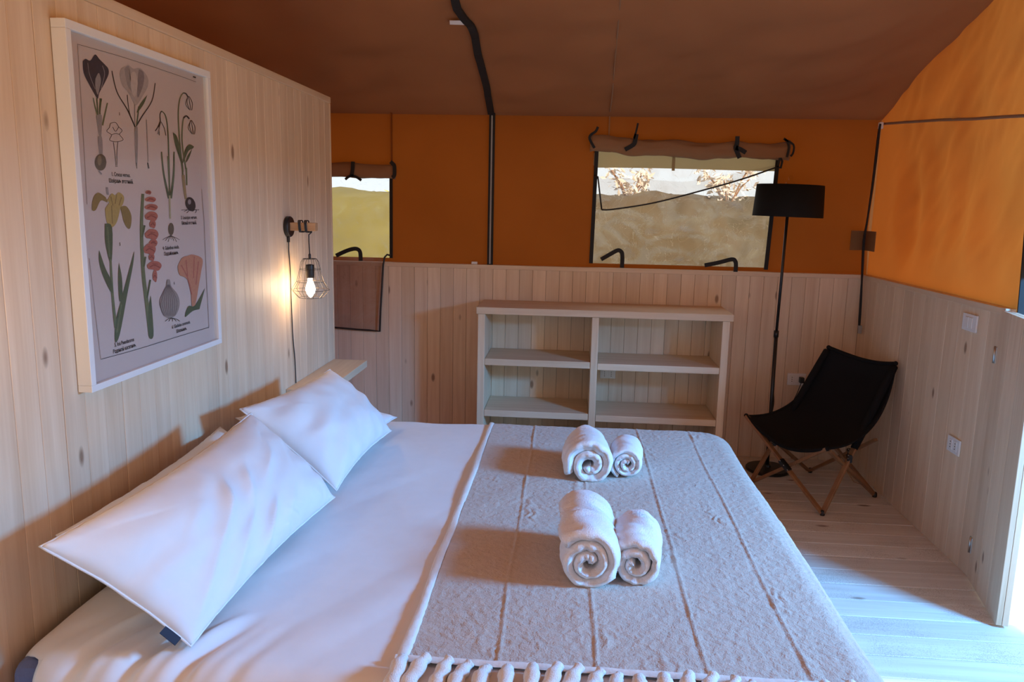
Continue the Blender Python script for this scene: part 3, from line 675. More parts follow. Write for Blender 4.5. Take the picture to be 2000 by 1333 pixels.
# tall snowflake
d.line([(905, 565), (880, 610), (870, 720), (880, 900), (902, 1130)], GRN2, 3, 5); d.line([(905, 567), (922, 572), (935, 592)], DK, 4)
for cx, cy in ((948, 635), (966, 800)):
    for k in (-1, 0, 1): d.line([(cx - 8 + k * 4, cy - 45), (cx + k * 18, cy), (cx + 8 + k * 7, cy + 50)], DK, 1.8)
    d.line([(cx - 10, cy - 45), (cx - 28, cy + 5), (cx - 5, cy + 45)], DK, 1.6)
d.line([(935, 728), (905, 745), (896, 900), (922, 1090)], GRN2, 3, 5); d.line([(905, 740), (925, 725), (945, 745)], DK, 5)
d.poly([(833, 838), (862, 868), (890, 980), (907, 1110), (893, 1060), (850, 930)], GRN); d.poly([(978, 935), (945, 920), (915, 960), (898, 1050), (915, 1020), (940, 965), (968, 948)], GRN); d.poly([(965, 950), (945, 1010), (922, 1045), (932, 1000)], GRN)
d.line([(903, 1130), (912, 1220), (922, 1295)], (.32, .23, .12), 10, 8); d.line([(925, 1080), (928, 1200)], GRN2, 5); d.done('snowflake_drawing')
d.line([(178, 232), (500, 325), (820, 430), (992, 492)], DK, 1.2)      # border top
d.line([(180, 235), (215, 800), (245, 1330)], (.28, .2, .17), 1.2); d.line([(970, 455), (990, 462)], DK, 5); d.done('border_line')
e = Draw(140, 350, 3.1)
e.line([(592, 100), (596, 240)], (.4, .33, .2), 5, 5); e.ell(601, 303, 17, 38, BRN)
for k in range(7): e.line([(600, 342), (570 + k * 10, 356), (550 + k * 17, 368 + (k % 3) * 6)], DK, 1.2)
e.done('snowdrop_bulb_drawing'); e.ell(718, 152, 30, 44, DK, -.3); e.ell(712, 138, 10, 16, GRY)
for k in range(7): e.line([(728, 188), (690 + k * 13, 186), (662 + k * 17, 188 + (k % 3) * 9)], DK, 1.4)
e.done('snowflake_bulb_drawing')
# yellow iris
e.poly([(205, 110), (160, 82), (130, 115), (122, 185), (145, 187), (175, 130), (215, 142)], YD); e.poly([(290, 168), (330, 165), (360, 220), (356, 288), (340, 300), (315, 260), (303, 210)], YD)
e.poly([(215, 130), (240, 88), (262, 98), (285, 80), (316, 110), (300, 165), (250, 165)], YEL); e.poly([(200, 180), (235, 140), (290, 150), (286, 210), (268, 268), (240, 292), (212, 262)], YEL)
e.line([(240, 160), (245, 270)], YD, 3); e.line([(270, 95), (262, 150)], YD, 3); e.line([(235, 105), (248, 160)], YD, 3); e.line([(212, 50), (218, 95)], GRY, 6); e.line([(300, 110), (285, 160)], YD, 3)
e.poly([(200, 270), (243, 292), (242, 490), (226, 492), (202, 380)], GRN); e.line([(216, 290), (228, 470)], GRN2, 4); e.line([(234, 485), (246, 700), (266, 900)], GRN2, 6, 9)
e.poly([(378, 433), (370, 520), (335, 700), (290, 940), (262, 985), (266, 860), (320, 650)], GRN); e.poly([(165, 430), (203, 540), (240, 620), (242, 692), (190, 590), (165, 500)], GRN); e.poly([(285, 508), (303, 600), (305, 715), (287, 735), (280, 600)], GRN); e.line([(300, 760), (272, 930)], GRN2, 4); e.done('yellow_iris_drawing')
# gladiolus
e.line([(430, 90), (422, 300), (432, 560), (455, 760), (477, 945)], GRN2, 8, 13); e.poly([(478, 705), (486, 800), (494, 950), (465, 952), (462, 800)], GRN); e.line([(440, 280), (425, 350)], GRN, 6); e.line([(445, 470), (435, 530)], GRN, 6); e.line([(475, 610), (455, 720)], GRN, 5)
for cx, cy, rx, ry in ((463, 82, 18, 13), (475, 125, 34, 17), (480, 172, 40, 20), (480, 228, 40, 30), (488, 275, 20, 26), (482, 338, 42, 34), (492, 388, 26, 22), (470, 428, 38, 36), (482, 475, 18, 26), (498, 528, 45, 30), (502, 590, 14, 38)):
    e.poly([(cx - rx, cy - ry * .2), (cx - rx * .3, cy - ry), (cx + rx * .6, cy - ry * .9), (cx + rx, cy - ry * .1), (cx + rx * .55, cy + ry * .9), (cx - rx * .2, cy + ry * .7), (cx - rx * .8, cy + ry * .5)], RED)
    e.line([(cx - rx * .6, cy + ry * .2), (cx, cy - ry * .2), (cx + rx * .8, cy + ry * .3)], RD, 3.5); e.line([(cx - rx * .3, cy - ry * .5), (cx + rx * .5, cy - ry * .4)], RD, 2)
e.done('gladiolus_drawing')
e.poly([(575, 610), (592, 610), (602, 650), (640, 700), (652, 760), (630, 822), (590, 842), (552, 822), (536, 760), (550, 700), (570, 650)], (.30, .235, .20))
for k in range(9): e.line([(583 + (k - 4) * 1.5, 640), (583 + (k - 4) * 13, 740), (590 + (k - 4) * 8, 828)], (.14, .10, .09), 1.6)
for k in range(5): e.line([(600, 840), (580 + k * 14, 850), (565 + k * 22, 862)], DK, 1.5)
e.done('corm_drawing')
e.poly([(640, 530), (665, 480), (700, 465), (735, 458), (790, 485), (782, 560), (772, 620), (745, 770), (725, 762), (718, 650), (690, 600), (652, 580)], ORG)
for pts in ([(690, 490), (700, 590)], [(740, 470), (735, 600)], [(765, 500), (750, 640)], [(660, 520), (700, 600), (725, 700)]): e.line(pts, RED, 3.5)
e.poly([(806, 660), (775, 775), (770, 788), (730, 800), (684, 836), (705, 770), (745, 765)], GRN); e.done('orange_flower_drawing')
e.line([(175, 1092), (400, 1030), (640, 955), (830, 898)], DK, 1.6); e.line([(105, 480), (140, 800), (175, 1092)], (.28, .2, .17), 1.0); e.line([(800, 250), (815, 600), (830, 898)], (.28, .2, .17), 1.0); e.line([(785, 60), (800, 250)], (.28, .2, .17), 1.0); e.done('border_line')
def caption(px, py, lines, size):
    for i, s in enumerate(lines):
        cu = bpy.data.curves.new('caption', 'FONT'); cu.body = s; cu.size = size; cu.align_x = 'CENTER'; cu.extrude = .0001; cu.offset = .0002
        tmp = bpy.data.objects.new('caption_tmp', cu); C.objects.link(tmp)
        bpy.context.view_layer.update()
        me = bpy.data.meshes.new_from_object(tmp.evaluated_get(bpy.context.evaluated_depsgraph_get()))
        bpy.data.objects.remove(tmp)
        me.materials.clear(); o = link('caption', me, ink(DK), pr)
        p = on_print(px, py); o.location = Vector((XP + .001, p.y, p.z - i * size * 1.15)) - pc
        o.rotation_euler = (R(90), 0, R(90)); o.scale = (.82, 1, 1)
caption(236, 345, ['1. Crocus vernus.', 'Шафранъ весенній.'], .0155)
caption(369, 428, ['3. Leucojum vernum.', 'Бѣлый весенній.'], .0155)
caption(334, 487, ['4. Galanthus nivalis.', 'Подснѣжникъ.'], .0155)
caption(243, 672, ['5. Iris Pseudacorus', 'Водяной касатикъ.'], .0155)
caption(354, 637, ['6. Gladiolus communis.', 'Шпажникъ.'], .0155)
caption(234, 480, ['5'], .012); caption(233, 225, ['2'], .010); caption(340, 556, ['6'], .012)

# ================================================================== bedside lamps
BULB = emit('glowing_filament', (1.0, .70, .42), 90)
BGLASS = emit('warm_bulb_glass', (1.0, .66, .32), 9)
def cage_lamp(yy, label, zc=1.486):
    t = tag(grp('wall_lamp', (XL, yy, zc)), label, 'lamp')
    bm = bmesh.new(); lathe(bm, [(.001, 0), (.043, 0), (.046, .003), (.046, .016), (.043, .020), (.001, .021)], 36)
    bmesh.ops.rotate(bm, verts=bm.verts, cent=(0, 0, 0), matrix=Matrix.Rotation(R(90), 3, 'Y')); bmesh.ops.recalc_face_normals(bm, faces=bm.faces)
    o = obj('wall_plate', bm, BMET, t, False); o.location = (.001, 0, 0)
    mbox('wooden_arm', .021, .137, -.0175, .0175, -.017, .019, OAK, t, .002)
    coil = []
    for k in range(0, 109):
        a = k / 27 * 2 * math.pi; cx = .052 + k * .00052 + .004 * math.sin(a * .5)
        sq = 1 / max(abs(math.cos(a)), abs(math.sin(a))) ** .75
        coil.append((cx, .0225 * math.cos(a) * sq, .001 + .0235 * math.sin(a) * sq + (.004 if math.sin(a) > 0 else 0)))
    coil = [(.022, .022, -.015), (.04, .024, -.01)] + coil + [(.109, .010, -.024), (.1005, 0, -.034), (.1000, 0, -.06), (.1020, 0, -.125)]
    mtube('wrapped_cord', coil, .0028, BMET, t, n=8)
    s = t  # cage
    lx = .102
    bm = bmesh.new(); lathe(bm, [(.0035, -.118), (.006, -.122), (.006, -.140), (.004, -.144)], 16, (lx, 0, 0), True, True); obj('cord_grip', bm, BMET, t, True)
    bm = bmesh.new(); lathe(bm, [(.004, -.165), (.018, -.168), (.0185, -.172), (.0185, -.224), (.016, -.228), (.012, -.228)], 28, (lx, 0, 0), True, True)
    sk = obj('lamp_holder', bm, BMET, t, True)
    prof = [(.030, -.141), (.040, -.156), (.046, -.186), (.052, -.215), (.061, -.244), (.085, -.281), (.053, -.316)]
    cg = bmesh.new()
    for k in range(10):
        a = 2 * math.pi * k / 10 + .2
        tube(cg, [(lx + r * math.cos(a), r * math.sin(a), z) for r, z in [(.004, -.139)] + prof], .00095, n=5)
    for r, z in ((.030, -.141), (.047, -.188), (.061, -.244), (.085, -.281), (.053, -.316)):
        tube(cg, [(lx + r * math.cos(a), r * math.sin(a), z) for a in [i * 2 * math.pi / 10 + .2 for i in range(10)]], .00095, n=5, closed=True)
    obj('wire_cage', cg, WIRE, t)
    bm = bmesh.new(); lathe(bm, [(.010, -.228), (.011, -.240), (.016, -.256), (.0205, -.270), (.0210, -.282), (.017, -.296), (.009, -.309), (.001, -.316)], 24, (lx, 0, 0), True, True)
    bb = obj('bulb', bm, BULB, t, True)
    mtube('supply_cord', [(.006, 0, -.044), (.007, 0, -.075), (.006, .002, -.11), (.006, .012, -.20), (.006, .014, -.35), (.006, .022, -.50), (.006, .040, -.62), (.006, .045, -.728)], .0027, BMET, t, sub=5, n=8)
    mbox('cord_clip', .001, .012, -.006, .006, -.070, -.044, BMET, t, .003)
    return t
cage_lamp(3.43, 'wire cage bedside lamp on a wooden arm, lit, at the far end of the partition')
cage_lamp(1.33, 'second wire cage bedside lamp near the camera end of the partition', 1.62)

# ================================================================== floor lamp
fp = tag(grp('floor_lamp', (1.258, 4.775, 0)), 'tall black floor lamp with a drum shade between bookcase and folding chair', 'lamp')
bm = bmesh.new(); lathe(bm, [(.001, 0), (.128, 0), (.133, .004), (.133, .015), (.128, .020), (.02, .024), (.018, .035), (.010, .040)], 48, cap1=True); obj('base', bm, BMET, fp, False)
mtube('pole', [(-.004, 0, .03), (-.012, 0, .86)], .0115, BMET, fp, n=14)
mtube('pole', [(-.012, 0, .86), (-.002, 0, 1.60)], .0085, BMET, fp, n=14)
mtube('pole_collar', [(-.012, 0, .845), (-.012, 0, .885)], .0145, BMET, fp, n=14)
bm = bmesh.new(); lathe(bm, [(.2, 1.567), (.190, 1.752), (.187, 1.752), (.197, 1.567), (.2, 1.567)], 56); sh = obj('lamp_shade', bm, SHADE, fp, True); sh.rotation_euler = (0, R(1.2), 0); sh.location = (-.035, 0, .0)
bm = bmesh.new()
for k in range(3):
    a = k * 2 * math.pi / 3; tube(bm, [(0, 0, 1.60), (.19 * math.cos(a), .19 * math.sin(a), 1.585)], .002, n=5)
obj('shade_spider', bm, BMET, fp)
bm = bmesh.new(); lathe(bm, [(.016, 1.61), (.016, 1.66), (.012, 1.665)], 20, cap0=True, cap1=True); obj('lamp_holder', bm, WHITEP, fp, True)
bm = bmesh.new(); lathe(bm, [(.012, 1.665), (.022, 1.70), (.028, 1.74), (.026, 1.765), (.016, 1.775), (.010, 1.781), (.014, 1.790), (.013, 1.800), (.006, 1.808), (.001, 1.810)], 24, (.0, 0, 0)); obj('clear_bulb', bm, GLASS, fp, True)
mtube('power_cord', [(-.006, .012, .62), (.004, .015, .50), (.010, .014, .42), (-.004, .014, .30), (.01, .05, .20), (.06, .06, .15), (.11, .10, .20), (.14, .16, .33), (.20, .205, .45), (.226, .208, .535)], .0028, BMET, fp, sub=6, n=6)

# ================================================================== folding chair
ch = tag(grp('folding_chair', (1.40, 4.40, 0)), 'low black canvas folding chair on crossed wooden legs in the back right corner', 'chair')
def cr(p): return Vector(p) - ch.location
FL, FR, BL, BR = (1.376, 4.064, .012), (1.765, 4.386, .012), (1.096, 4.506, .012), (1.517, 4.770, .012)
SL, SR = Vector((1.035, 4.478, .425)), Vector((1.365, 4.050, .375)); TL, TR = Vector((1.505, 4.60, .822)), Vector((1.782, 4.335, .790))
def bez(a, b, c, t): return a * (1 - t) ** 2 + b * 2 * t * (1 - t) + c * t * t
def seat(u, v):
    l = bez(SL, Vector((1.39, 4.63, .375)), TL, v); r = bez(SR, Vector((1.70, 4.17, .37)), TR, v)
    p = l.lerp(r, u)
    s = math.sin(math.pi * u)
    back = ramp(v, .3, .9)
    out = Vector((.55, .35, 0)) * .10 * s * back * (1 - .25 * ramp(v, .85, 1)) + Vector((0, 0, -.085)) * s * (1 - back)
    top = Vector((0, 0, -.035)) * s * ramp(v, .75, 1)
    p = p + out + top
    # pockets rounded at the four corners
    return p - ch.location
bm = grid(30, 44, seat); st_ = obj('fabric_seat', bm, FAB, ch, True)
m = st_.modifiers.new('thick', 'SOLIDIFY'); m.thickness = .006; m.offset = 0
for a in (TL, TR, SL, SR):
    pass
for pts in ([seat(u, 1) for u in [i / 24 for i in range(25)]], [seat(u, 0) for u in [i / 24 for i in range(25)]]):
    mtube('edge_pocket', pts, .011, FAB, ch, n=10)
for pts in ([seat(0, i / 24) for i in range(25)], [seat(1, i / 24) for i in range(25)]):
    mtube('edge_binding', pts, .006, FAB, ch, n=8)
for c_ in (seat(0, 1), seat(1, 1), seat(0, 0), seat(1, 0)):
    bm = bmesh.new(); bmesh.ops.create_uvsphere(bm, u_segments=14, v_segments=10, radius=.013); o = obj('corner_pocket', bm, FAB, ch, True); o.location = c_
def bar(a, b, w=.0135, t=.008, name='leg'):
    bm = bmesh.new(); tube(bm, [cr(a), cr(b)], 0, flat=(w, t)); bmesh.ops.recalc_face_normals(bm, faces=bm.faces)
    bmesh.ops.bevel(bm, geom=list(bm.edges), offset=.002, segments=1, affect='EDGES')
    return obj(name, bm, LEG, ch)
def ln(a, b, t): return Vector(a).lerp(Vector(b), t)
o1 = Vector((.010, .006, 0))
bar(FL, SL); bar(Vector(BL) + o1, SR + o1 * 0)
bar(FL, ln(FL, TR, .98)); bar(Vector(FR) + Vector((0, .012, 0)), ln(FR, SR, .97))
bar(BL, ln(BL, TL, .98)); bar(Vector(BR) - Vector((.01, 0, 0)), ln(BR, SL, .97))
bar(BR, ln(BR, (1.78, 4.12, .50), .72)); bar(FR, ln(FR, (1.40, 4.70, .45), .75))
for a_, b_ in ((FL, TR), (BL, TL)):
    bm = bmesh.new(); tube(bm, [cr(ln(a_, b_, t_)) for t_ in (.42, .5, .6, .7, .8, .9, .985)], 0, flat=(.021, .013), widths=[.8, 1, 1.05, 1.05, 1.05, 1, .9])
    bmesh.ops.bevel(bm, geom=list(bm.edges), offset=.005, segments=2, affect='EDGES'); obj('fabric_sleeve', bm, FAB, ch, True)
def hub(p, d, s=.022):
    bm = bmesh.new(); tube(bm, [cr(p) - Vector(d) * s, cr(p) + Vector(d) * s], 0, flat=(.017, .013)); bmesh.ops.bevel(bm, geom=list(bm.edges), offset=.004, segments=2, affect='EDGES')
    h = obj('hinge_bracket', bm, BMET, ch)
    for k in (-.8, 0, .8):
        bm = bmesh.new(); bmesh.ops.create_uvsphere(bm, u_segments=8, v_segments=6, radius=.0035); r_ = obj('rivet', bm, STEEL, h, True); r_.location = cr(p) + Vector(d) * s * k + Vector((-.010, -.012, .004))
hub(ln(FL, SL, .47), (Vector(SL) - Vector(FL)).normalized(), .040)
hub(ln(FL, TR, .36), (0, 0, 1), .022); hub(ln(BL, TL, .30), (0, 0, 1), .02); hub(ln(BR, (1.78, 4.12, .50), .45), (0, 0, 1), .02)
for f in (FL, FR, BL, BR):
    bm = bmesh.new(); lathe(bm, [(.012, -.012), (.014, -.004), (.013, .012), (.008, .018)], 14, cap0=True, cap1=True); o = obj('foot_cap', bm, BMET, ch, True); o.location = cr(f)
mtube('brace_cord', [cr(ln(FL, TR, .30)), cr(ln(FL, FR, .5) + Vector((.02, .02, .12))), cr(ln(FR, SR, .22))], .0022, ROLL, ch, n=6)

# ================================================================== bed
BX0, BX1, BY0, BY1, ZT = -1.262, .742, 1.49, 3.615, .560
bed = tag(grp('bed', ((BX0 + BX1) / 2, (BY0 + BY1) / 2, 0)), 'wide double bed with slate blue base standing against the board partition', 'bed')
def bb(name, x0, x1, y0, y1, z0, z1, mat, bev): 
    o = mbox(name, x0, x1, y0, y1, z0, z1, mat, bed, bev, 4); o.location = Vector(o.location) - bed.location; return o
bb('mattress', BX0 + .008, BX1 - .02, BY0 + .03, BY1 - .02, .30, ZT - .012, SLATE, .05)
bb('bed_base', BX0 + .01, BX1 - .05, BY0 + .05, BY1 - .05, .09, .298, SLATE, .02)
for x in (BX0 + .1, BX1 - .15):
    for y in (BY0 + .12, BY1 - .12): bb('leg', x - .03, x + .03, y - .03, y + .03, 0, .09, BMET, .004)
RC, RE = .13, .075     # plan corner radius, edge roll radius
def drape(x, y, off=0.0, flare=.02):
    """cloth-plane point -> point lying over the mattress and down its sides"""
    ix0, ix1, iy0, iy1 = BX0 + RC, BX1 - RC, BY0 + RC, BY1 - RC
    cx, cy = min(max(x, ix0), ix1), min(max(y, iy0), iy1)
    dx, dy = x - cx, y - cy; d = math.hypot(dx, dy)
    if d < 1e-6: return Vector((x, y, ZT + off)), 0
    nx, ny = dx / d, dy / d
    flat = RC - RE
    if d <= flat: return Vector((x, y, ZT + off)), 0
    s = d - flat; arc = RE * math.pi / 2
    if s < arc:
        a = s / RE; r = flat + (RE + off) * math.sin(a); z = ZT - RE + (RE + off) * math.cos(a); f = 0
    else:
        r = RC + off + flare * min(1, (s - arc) / .3); z = ZT - RE - (s - arc); f = s - arc
    return Vector((cx + nx * r, cy + ny * r, z)), s
def sheet_h(x, y):
    h = .010 * nz((x, y, 0), 1.6, 2) + .004 * nz((x + y * .4, y, 0), 5, 7)
    h += .0045 * max(0, nz((x * 3.2 - y * 2.2, y * .9, 0), 1.7, 15)) * 2
    # gathers that run from the near pillow to the near side of the bed
    g = ramp(x, -1.22, -1.0) * ramp(-.62 - x, 0, .25) * ramp(1.80 - y, 0, .15)
    t = x + (1.75 - y) * .35
    h += .012 * g * (math.sin(t * 52 + 2.2 * nz((x, y, 0), 3)) + .5 * math.sin(t * 103 + 1))
    b = ramp(x, -.66, -.40) * ramp(-.2 - x, 0, .2)
    return h
def sheet(u, v):
    x = BX0 + .0 + u * (BX1 - BX0 + .42); y = BY0 - .40 + v * (BY1 - BY0 + .80)
    if y < BY0 + .10: x = max(x, BX0 + .085 * ramp(BY0 + .10 - y, 0, .06))      # the sheet stops short of the headboard corner
    p, s = drape(x, y, .006)
    n = Vector((0, 0, 1))
    p.z += sheet_h(x, y) * (1 if s < .06 else max(0, 1 - (s - .06) * 6))
    if s > .09:
        w = .012 * math.sin((x + y) * 38 + 2 * nz((x, y, 0), 4)) * ramp(s, .09, .3)
        if y < BY0 + .1 or y > BY1 - .1: p.y += w
        else: p.x += w
    return p
bs = obj('bed_sheet', grid(230, 260, sheet), SHEET, None, True)
tag(bs, 'smooth white sheet covering the bed between the pillows and the beige throw', 'sheet')
m = bs.modifiers.new('thick', 'SOLIDIFY'); m.thickness = .003; m.offset = 1

# throw
TX0, TY0, TY1 = -.372, 1.598, 3.98
creases = (-.145, .080, .330, .560)
def motif(x, y):
    """raised matelasse pattern: curls and short ridges"""
    a = nz((x, y, 0), 26, 4); b = nz((x, y, 0), 58, 9)
    r = (1 - min(1, abs(a) * 5.5)) * .0010 + b * .0009
    c = nz((x * 1.0, y * .55, 0), 13, 21)
    r += .0034 * max(0, c - .30) * 3 * (.5 + .5 * math.sin(x * 190 + 5 * a))
    return r
def throw_h(x, y):
    h = .006 + .006 * nz((x, y, 0), 2.3, 6) + motif(x, y)
    for i, c in enumerate(creases):
        dd = x - c - .012 * nz((0, y, i), 1.5, 3)
        h += .0032 * math.exp(-(dd / .0035) ** 2) - .0012 * math.exp(-((dd + .010) / .007) ** 2)
    return h
def throw(u, v):
    x = TX0 + .028 + u * (BX1 + .36 - TX0); y = TY0 + v * (TY1 - TY0)
    p, s = drape(x, y, .013)
    k = 1 if s < .06 else 0
    h = throw_h(x, y)
    if s < .12: p.z += (h + sheet_h(x, y) * .6) * max(.0, 1 - s * 5)
    if s >= .04:
        w = .010 * math.sin(y * 22 + 2 * nz((x, y, 0), 3)) * ramp(s, .08, .35) + h * .8
        if x > BX1 - .13 and y < BY1 - .1: p.x += w
        else: p.y += w
    return p
th = obj('throw_blanket', grid(330, 480, throw), BLANK, None, True)
tag(th, 'beige matelasse throw blanket with white hem and tassels across the foot of the bed', 'blanket')
def hem_side(u, v):
    y = TY0 - .004 + u * (TY1 - TY0); x = TX0 + .030 * v + .006 * nz((0, y, 0), 4, 3) * (1 - v)
    p, s = drape(x, y, .015)
    p.z += throw_h(TX0 + .05, y) * .3 + .008 * math.sin(math.pi * min(1, v * 1.02)) ** .6 + .002 * nz((x, y, 0), 60)
    if v < .02: p.z = max(p.z - .012, ZT)
    if v > .98: p.z -= .004
    return p
obj('side_hem', grid(260, 8, hem_side), HEM, th, True)
def hem_end(u, v):
    x = TX0 + u * (BX1 + .30 - TX0); y = TY0 - .010 + .024 * v
    p, s = drape(x, y, .016)
    if s < .05: p.z += .003 + .007 * math.sin(math.pi * v) + .002 * nz((x, y, 0), 50)
    return p
obj('end_hem', grid(160, 6, hem_end), HEM, th, True)
x = TX0 + .02; k = 0
TASS = cloth('tassel_yarn', (.82, .79, .76), .8, 300, 900)
while x < BX1 + .05:
    rnd = random.Random(k); lean = -.035 + rnd.uniform(-.015, .02)
    pts = []
    for i in range(9):
        t = i / 8; yy = TY0 - .012 - t * .11; xx = x + lean * t + .006 * math.sin(t * 5 + k)
        p, s = drape(xx, yy, .026 + .008 * math.sin(t * 6 + k)); pts.append(p)
    bm = bmesh.new(); tube(bm, smooth_pts(pts, 3), .0150, n=10, widths=[.75 + .45 * min(1, i / 8) + .15 * math.sin(i * 1.1 + k) for i in range(25)])
    bmesh.ops.recalc_face_normals(bm, faces=bm.faces)
    for v_ in bm.verts: v_.co += Vector((1, 1, .5)) * .0018 * nz(v_.co, 120)
    obj('tassel', bm, TASS, th, True)
    x += .0480 + rnd.uniform(-.004, .004); k += 1

# ================================================================== pillows
def pillow(label, tl, tr, br, bl, T, seed, fold=None, bow=.02, nn=72):
    c = sum((Vector(p) for p in (tl, tr, br, bl)), Vector()) / 4
    t = grp('pillow', c); tag(t, label, 'pillow', None)
    tl, tr, br, bl = [Vector(p) - c for p in (tl, tr, br, bl)]
    nrm = (tr - bl).cross(tl - br); nrm.normalize()
    if nrm.z < 0: nrm = -nrm
    ux = (tr - tl).normalized(); vy = (bl - tl).normalized()
    def base(u, v):
        e = 4 * u * (1 - u); f = 4 * v * (1 - v)
        p = tl.lerp(tr, u).lerp(bl.lerp(br, u), v)
        p += vy * bow * e * (1 - 2 * v) * 1.0 - 0 * ux
        p += ux * bow * .8 * f * (1 - 2 * u)
        return p
    def thick(u, v):
        a = 1 - abs(2 * u - 1) ** 2.6; b = 1 - abs(2 * v - 1) ** 2.4
        return (max(0, a * b)) ** .55
    def surf(side):
        def fn(u, v):
            p = base(u, v); k = thick(u, v)
            w = 0
            # seam puckers radiate from the rim
            rim = max(abs(2 * u - 1), abs(2 * v - 1)) ** 3
            w += .010 * rim * k * math.sin((u * 31 if abs(2 * v - 1) > abs(2 * u - 1) else v * 23) + seed + 3 * nz((u, v, seed), 3))
            w += .016 * nz((u * 2, v * 1.4, 0), 1.6, seed) * k + .006 * nz((u * 3 + v, v * 2, 0), 3.2, seed + 4) * k
            if fold and side > 0: w += fold(u, v) * k
            tt = T * (.62 if side > 0 else -.38)
            return p + nrm * (tt * k + (w if side > 0 else -w * .5)) + Vector((0, 0, 1)) * (.003 * nz((u * 40, v * 4, 0), 1) * (1 - k))
        return fn
    bm = grid(nn, nn, surf(1)); b2 = grid(nn, nn, surf(-1))
    me2 = bpy.data.meshes.new('t'); b2.to_mesh(me2); b2.free(); bm.from_mesh(me2); bpy.data.meshes.remove(me2)
    bmesh.ops.remove_doubles(bm, verts=bm.verts, dist=.0002); bmesh.ops.recalc_face_normals(bm, faces=bm.faces)
    obj('pillow_body', bm, PCASE, t, True)
    # open hem of the case: a thin seam round the rim
    rim = [surf(1)(i / 30, 0) for i in range(30)] + [surf(1)(1, i / 22) for i in range(22)] + [surf(1)(1 - i / 30, 1) for i in range(30)] + [surf(1)(0, 1 - i / 22) for i in range(22)]
    mtube('seam_edge', rim, .003, PCASE, t, n=6, closed=True)
    return t, c, surf(1)
pillow('white pillow standing against the partition, mostly behind the near front pillow', (-1.245, 1.715, .775), (-1.245, 2.62, .79), (-.93, 2.58, .62), (-.95, 1.70, .63), .13, 3.0)
pillow('white back pillow with only its corners showing behind the far front pillow', (-1.235, 2.73, .795), (-1.22, 3.42, .70), (-.785, 3.43, .625), (-.86, 2.70, .62), .11, 5.0)
pillow('plump white front pillow leaning at the far side next to the wall ledge', (-1.12, 2.51, .892), (-1.02, 3.19, .892), (-.762, 3.22, .622), (-.800, 2.55, .60), .17, 8.0,
       lambda u, v: .010 * math.sin((v * 1.1 + u * .9) * 18) * ramp(.5 - u, 0, .4))
def foldA(u, v):
    g = ramp(v, .12, .7) * ramp(u, .08, .25) * ramp(.66 - u, 0, .2)
    c = u + .62 * v
    g = ramp(v, .15, .5) * ramp(c, .42, .56) * ramp(1.20 - c, 0, .25)
    s = c * 13 + .55 * nz((u * 2, v * 2, 0), 2, 3)
    r = (1 - abs(math.sin(s * 1.55))) ** 1.3 * (.6 + .8 * nz((u, v, 3), 4, 6))
    q = ramp(v, .72, 1.0) * ramp(u, .2, .5) * ramp(.98 - u, 0, .15)
    return g * .030 * r + q * .010 * math.sin(u * 62 + 9 * nz((u * 2, v * 3, 0), 2, 8))
tA, cA, sA = pillow('large white front pillow with soft creases and a navy label, nearest the camera', (-1.095, 1.455, .873), (-1.02, 2.365, .920), (-.785, 2.48, .602), (-.842, 1.575, .590), .19, 1.0, foldA, nn=90)
# fabric label sewn in the near lower corner
a = sA(.0, .93); b = sA(.0, .86)
bm = bmesh.new(); dirn = (b - a).normalized(); oo = Vector((-.004, -.024, -.006))
vs = [a + Vector((0, 0, .004)), a + dirn * .045 + Vector((0, 0, .004)), a + dirn * .045 + oo + Vector((0, 0, .004)), a + oo + Vector((0, 0, .004))]
top = [bm.verts.new(v_) for v_ in vs]; bot = [bm.verts.new(v_ - Vector((0, 0, .0016))) for v_ in vs]
bm.faces.new(top); bm.faces.new(bot[::-1])
for i in range(4): bm.faces.new((top[i], bot[i], bot[(i + 1) % 4], top[(i + 1) % 4]))
lb = obj('fabric_label', bm, NAVY, tA); lb['label'] = 'small navy label'

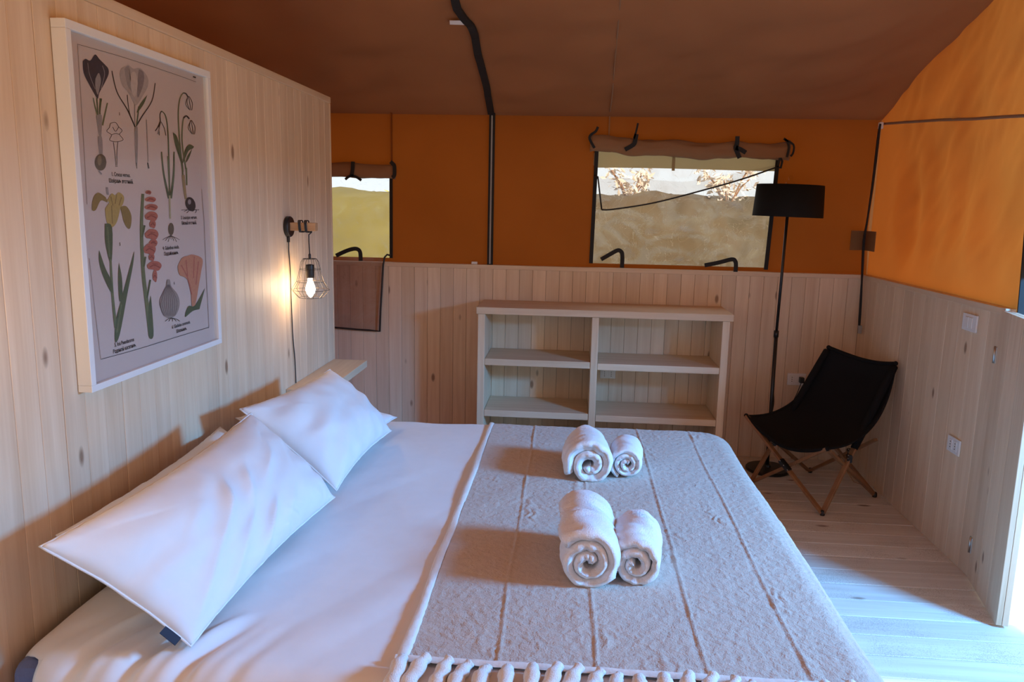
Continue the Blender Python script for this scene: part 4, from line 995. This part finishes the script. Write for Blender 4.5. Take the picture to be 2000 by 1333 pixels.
# ================================================================== rolled towels
def towel(x, y0, y1, rad, rz, label, seed, turns=3.2, waist=.0, start=0.0, cone=0):
    Lh = (y1 - y0) / 2; t = grp('rolled_towel', (x, (y0 + y1) / 2, ZT + .020), rz)
    tag(t, label, 'towel')
    bm = bmesh.new(); nth = int(turns * 40); ny = 26
    r0 = rad * .16; th = (rad - r0) / turns; rings = []
    for i in range(nth + 1):
        a = i / nth * turns * 2 * math.pi; ang = a + start
        rc = r0 + th * a / (2 * math.pi); h = th * .475
        prot = Lh + .010 * nz((math.cos(ang) * 2, math.sin(ang) * 2, a * .2), 1.4, seed) - .012 * (rc / rad) + .010
        ring = []
        for j in range(ny + 1):
            f = -1 + 2 * j / ny; e = min(1, (1 - abs(f)) * 9); rr = rc + h * (math.sin(e * math.pi / 2) if e < 1 else 1)
            ring.append((rr, f * prot))
        for j in range(ny + 1):
            f = 1 - 2 * j / ny; e = min(1, (1 - abs(f)) * 9); rr = rc - h * (math.sin(e * math.pi / 2) if e < 1 else 1)
            ring.append((rr, f * prot * .999))
        vs = []
        for rr, yy in ring:
            q = yy / Lh; outer = (rc / rad) ** 2
            s = 1 - waist * math.exp(-((q - .12) / .25) ** 2) - .10 * abs(q) ** 4 + cone * q
            p = Vector((math.cos(ang) * rr * s, yy, math.sin(ang) * rr * s))
            wv = .009 * nz((p.x * 14, p.y * 26 + p.x * 10, p.z * 14), 1, seed) + .0075 * math.sin(p.y * 165 + p.x * 40 + 6 * nz((p.x, p.y, p.z), 12, seed)) * max(0, nz((p.x, p.y * .6, p.z), 14, seed + 5)) * 2.2
            p += Vector((math.cos(ang), 0, math.sin(ang))) * wv * outer
            vs.append(p)
        rings.append(vs)
    zmin = min(p.z for r_ in rings for p in r_)
    fl_ = zmin * .86
    V = [[bm.verts.new((p.x, p.y, (p.z if p.z > fl_ else fl_ + (p.z - fl_) * .15) - fl_ - (zmin - fl_) * .15)) for p in r_] for r_ in rings]
    m_ = len(V[0])
    for a_, b_ in zip(V, V[1:]):
        for j in range(m_): bm.faces.new((a_[j], a_[(j + 1) % m_], b_[(j + 1) % m_], b_[j]))
    bm.faces.new(V[0][::-1]); bm.faces.new(V[-1])
    bmesh.ops.recalc_face_normals(bm, faces=bm.faces)
    obj('towel_roll', bm, TOWEL, t, True)
    return t
towel(.066, 1.965, 2.300, .088, R(1), 'large white rolled towel with a pinched middle, nearest the camera on the left', 1, 2.35, .11, .3)
towel(.212, 2.005, 2.250, .068, R(-7), 'smaller white rolled towel beside the nearest large roll', 2, 2.1, .03, 2.0)
towel(.088, 2.800, 3.070, .086, R(2), 'large white rolled towel at the back, in front of the bookcase divider', 3, 2.0, .03, 3.6, -.06)
towel(.240, 2.855, 3.080, .062, R(-4), 'small white rolled towel at the back on the right', 4, 2.5, .0, 1.0)
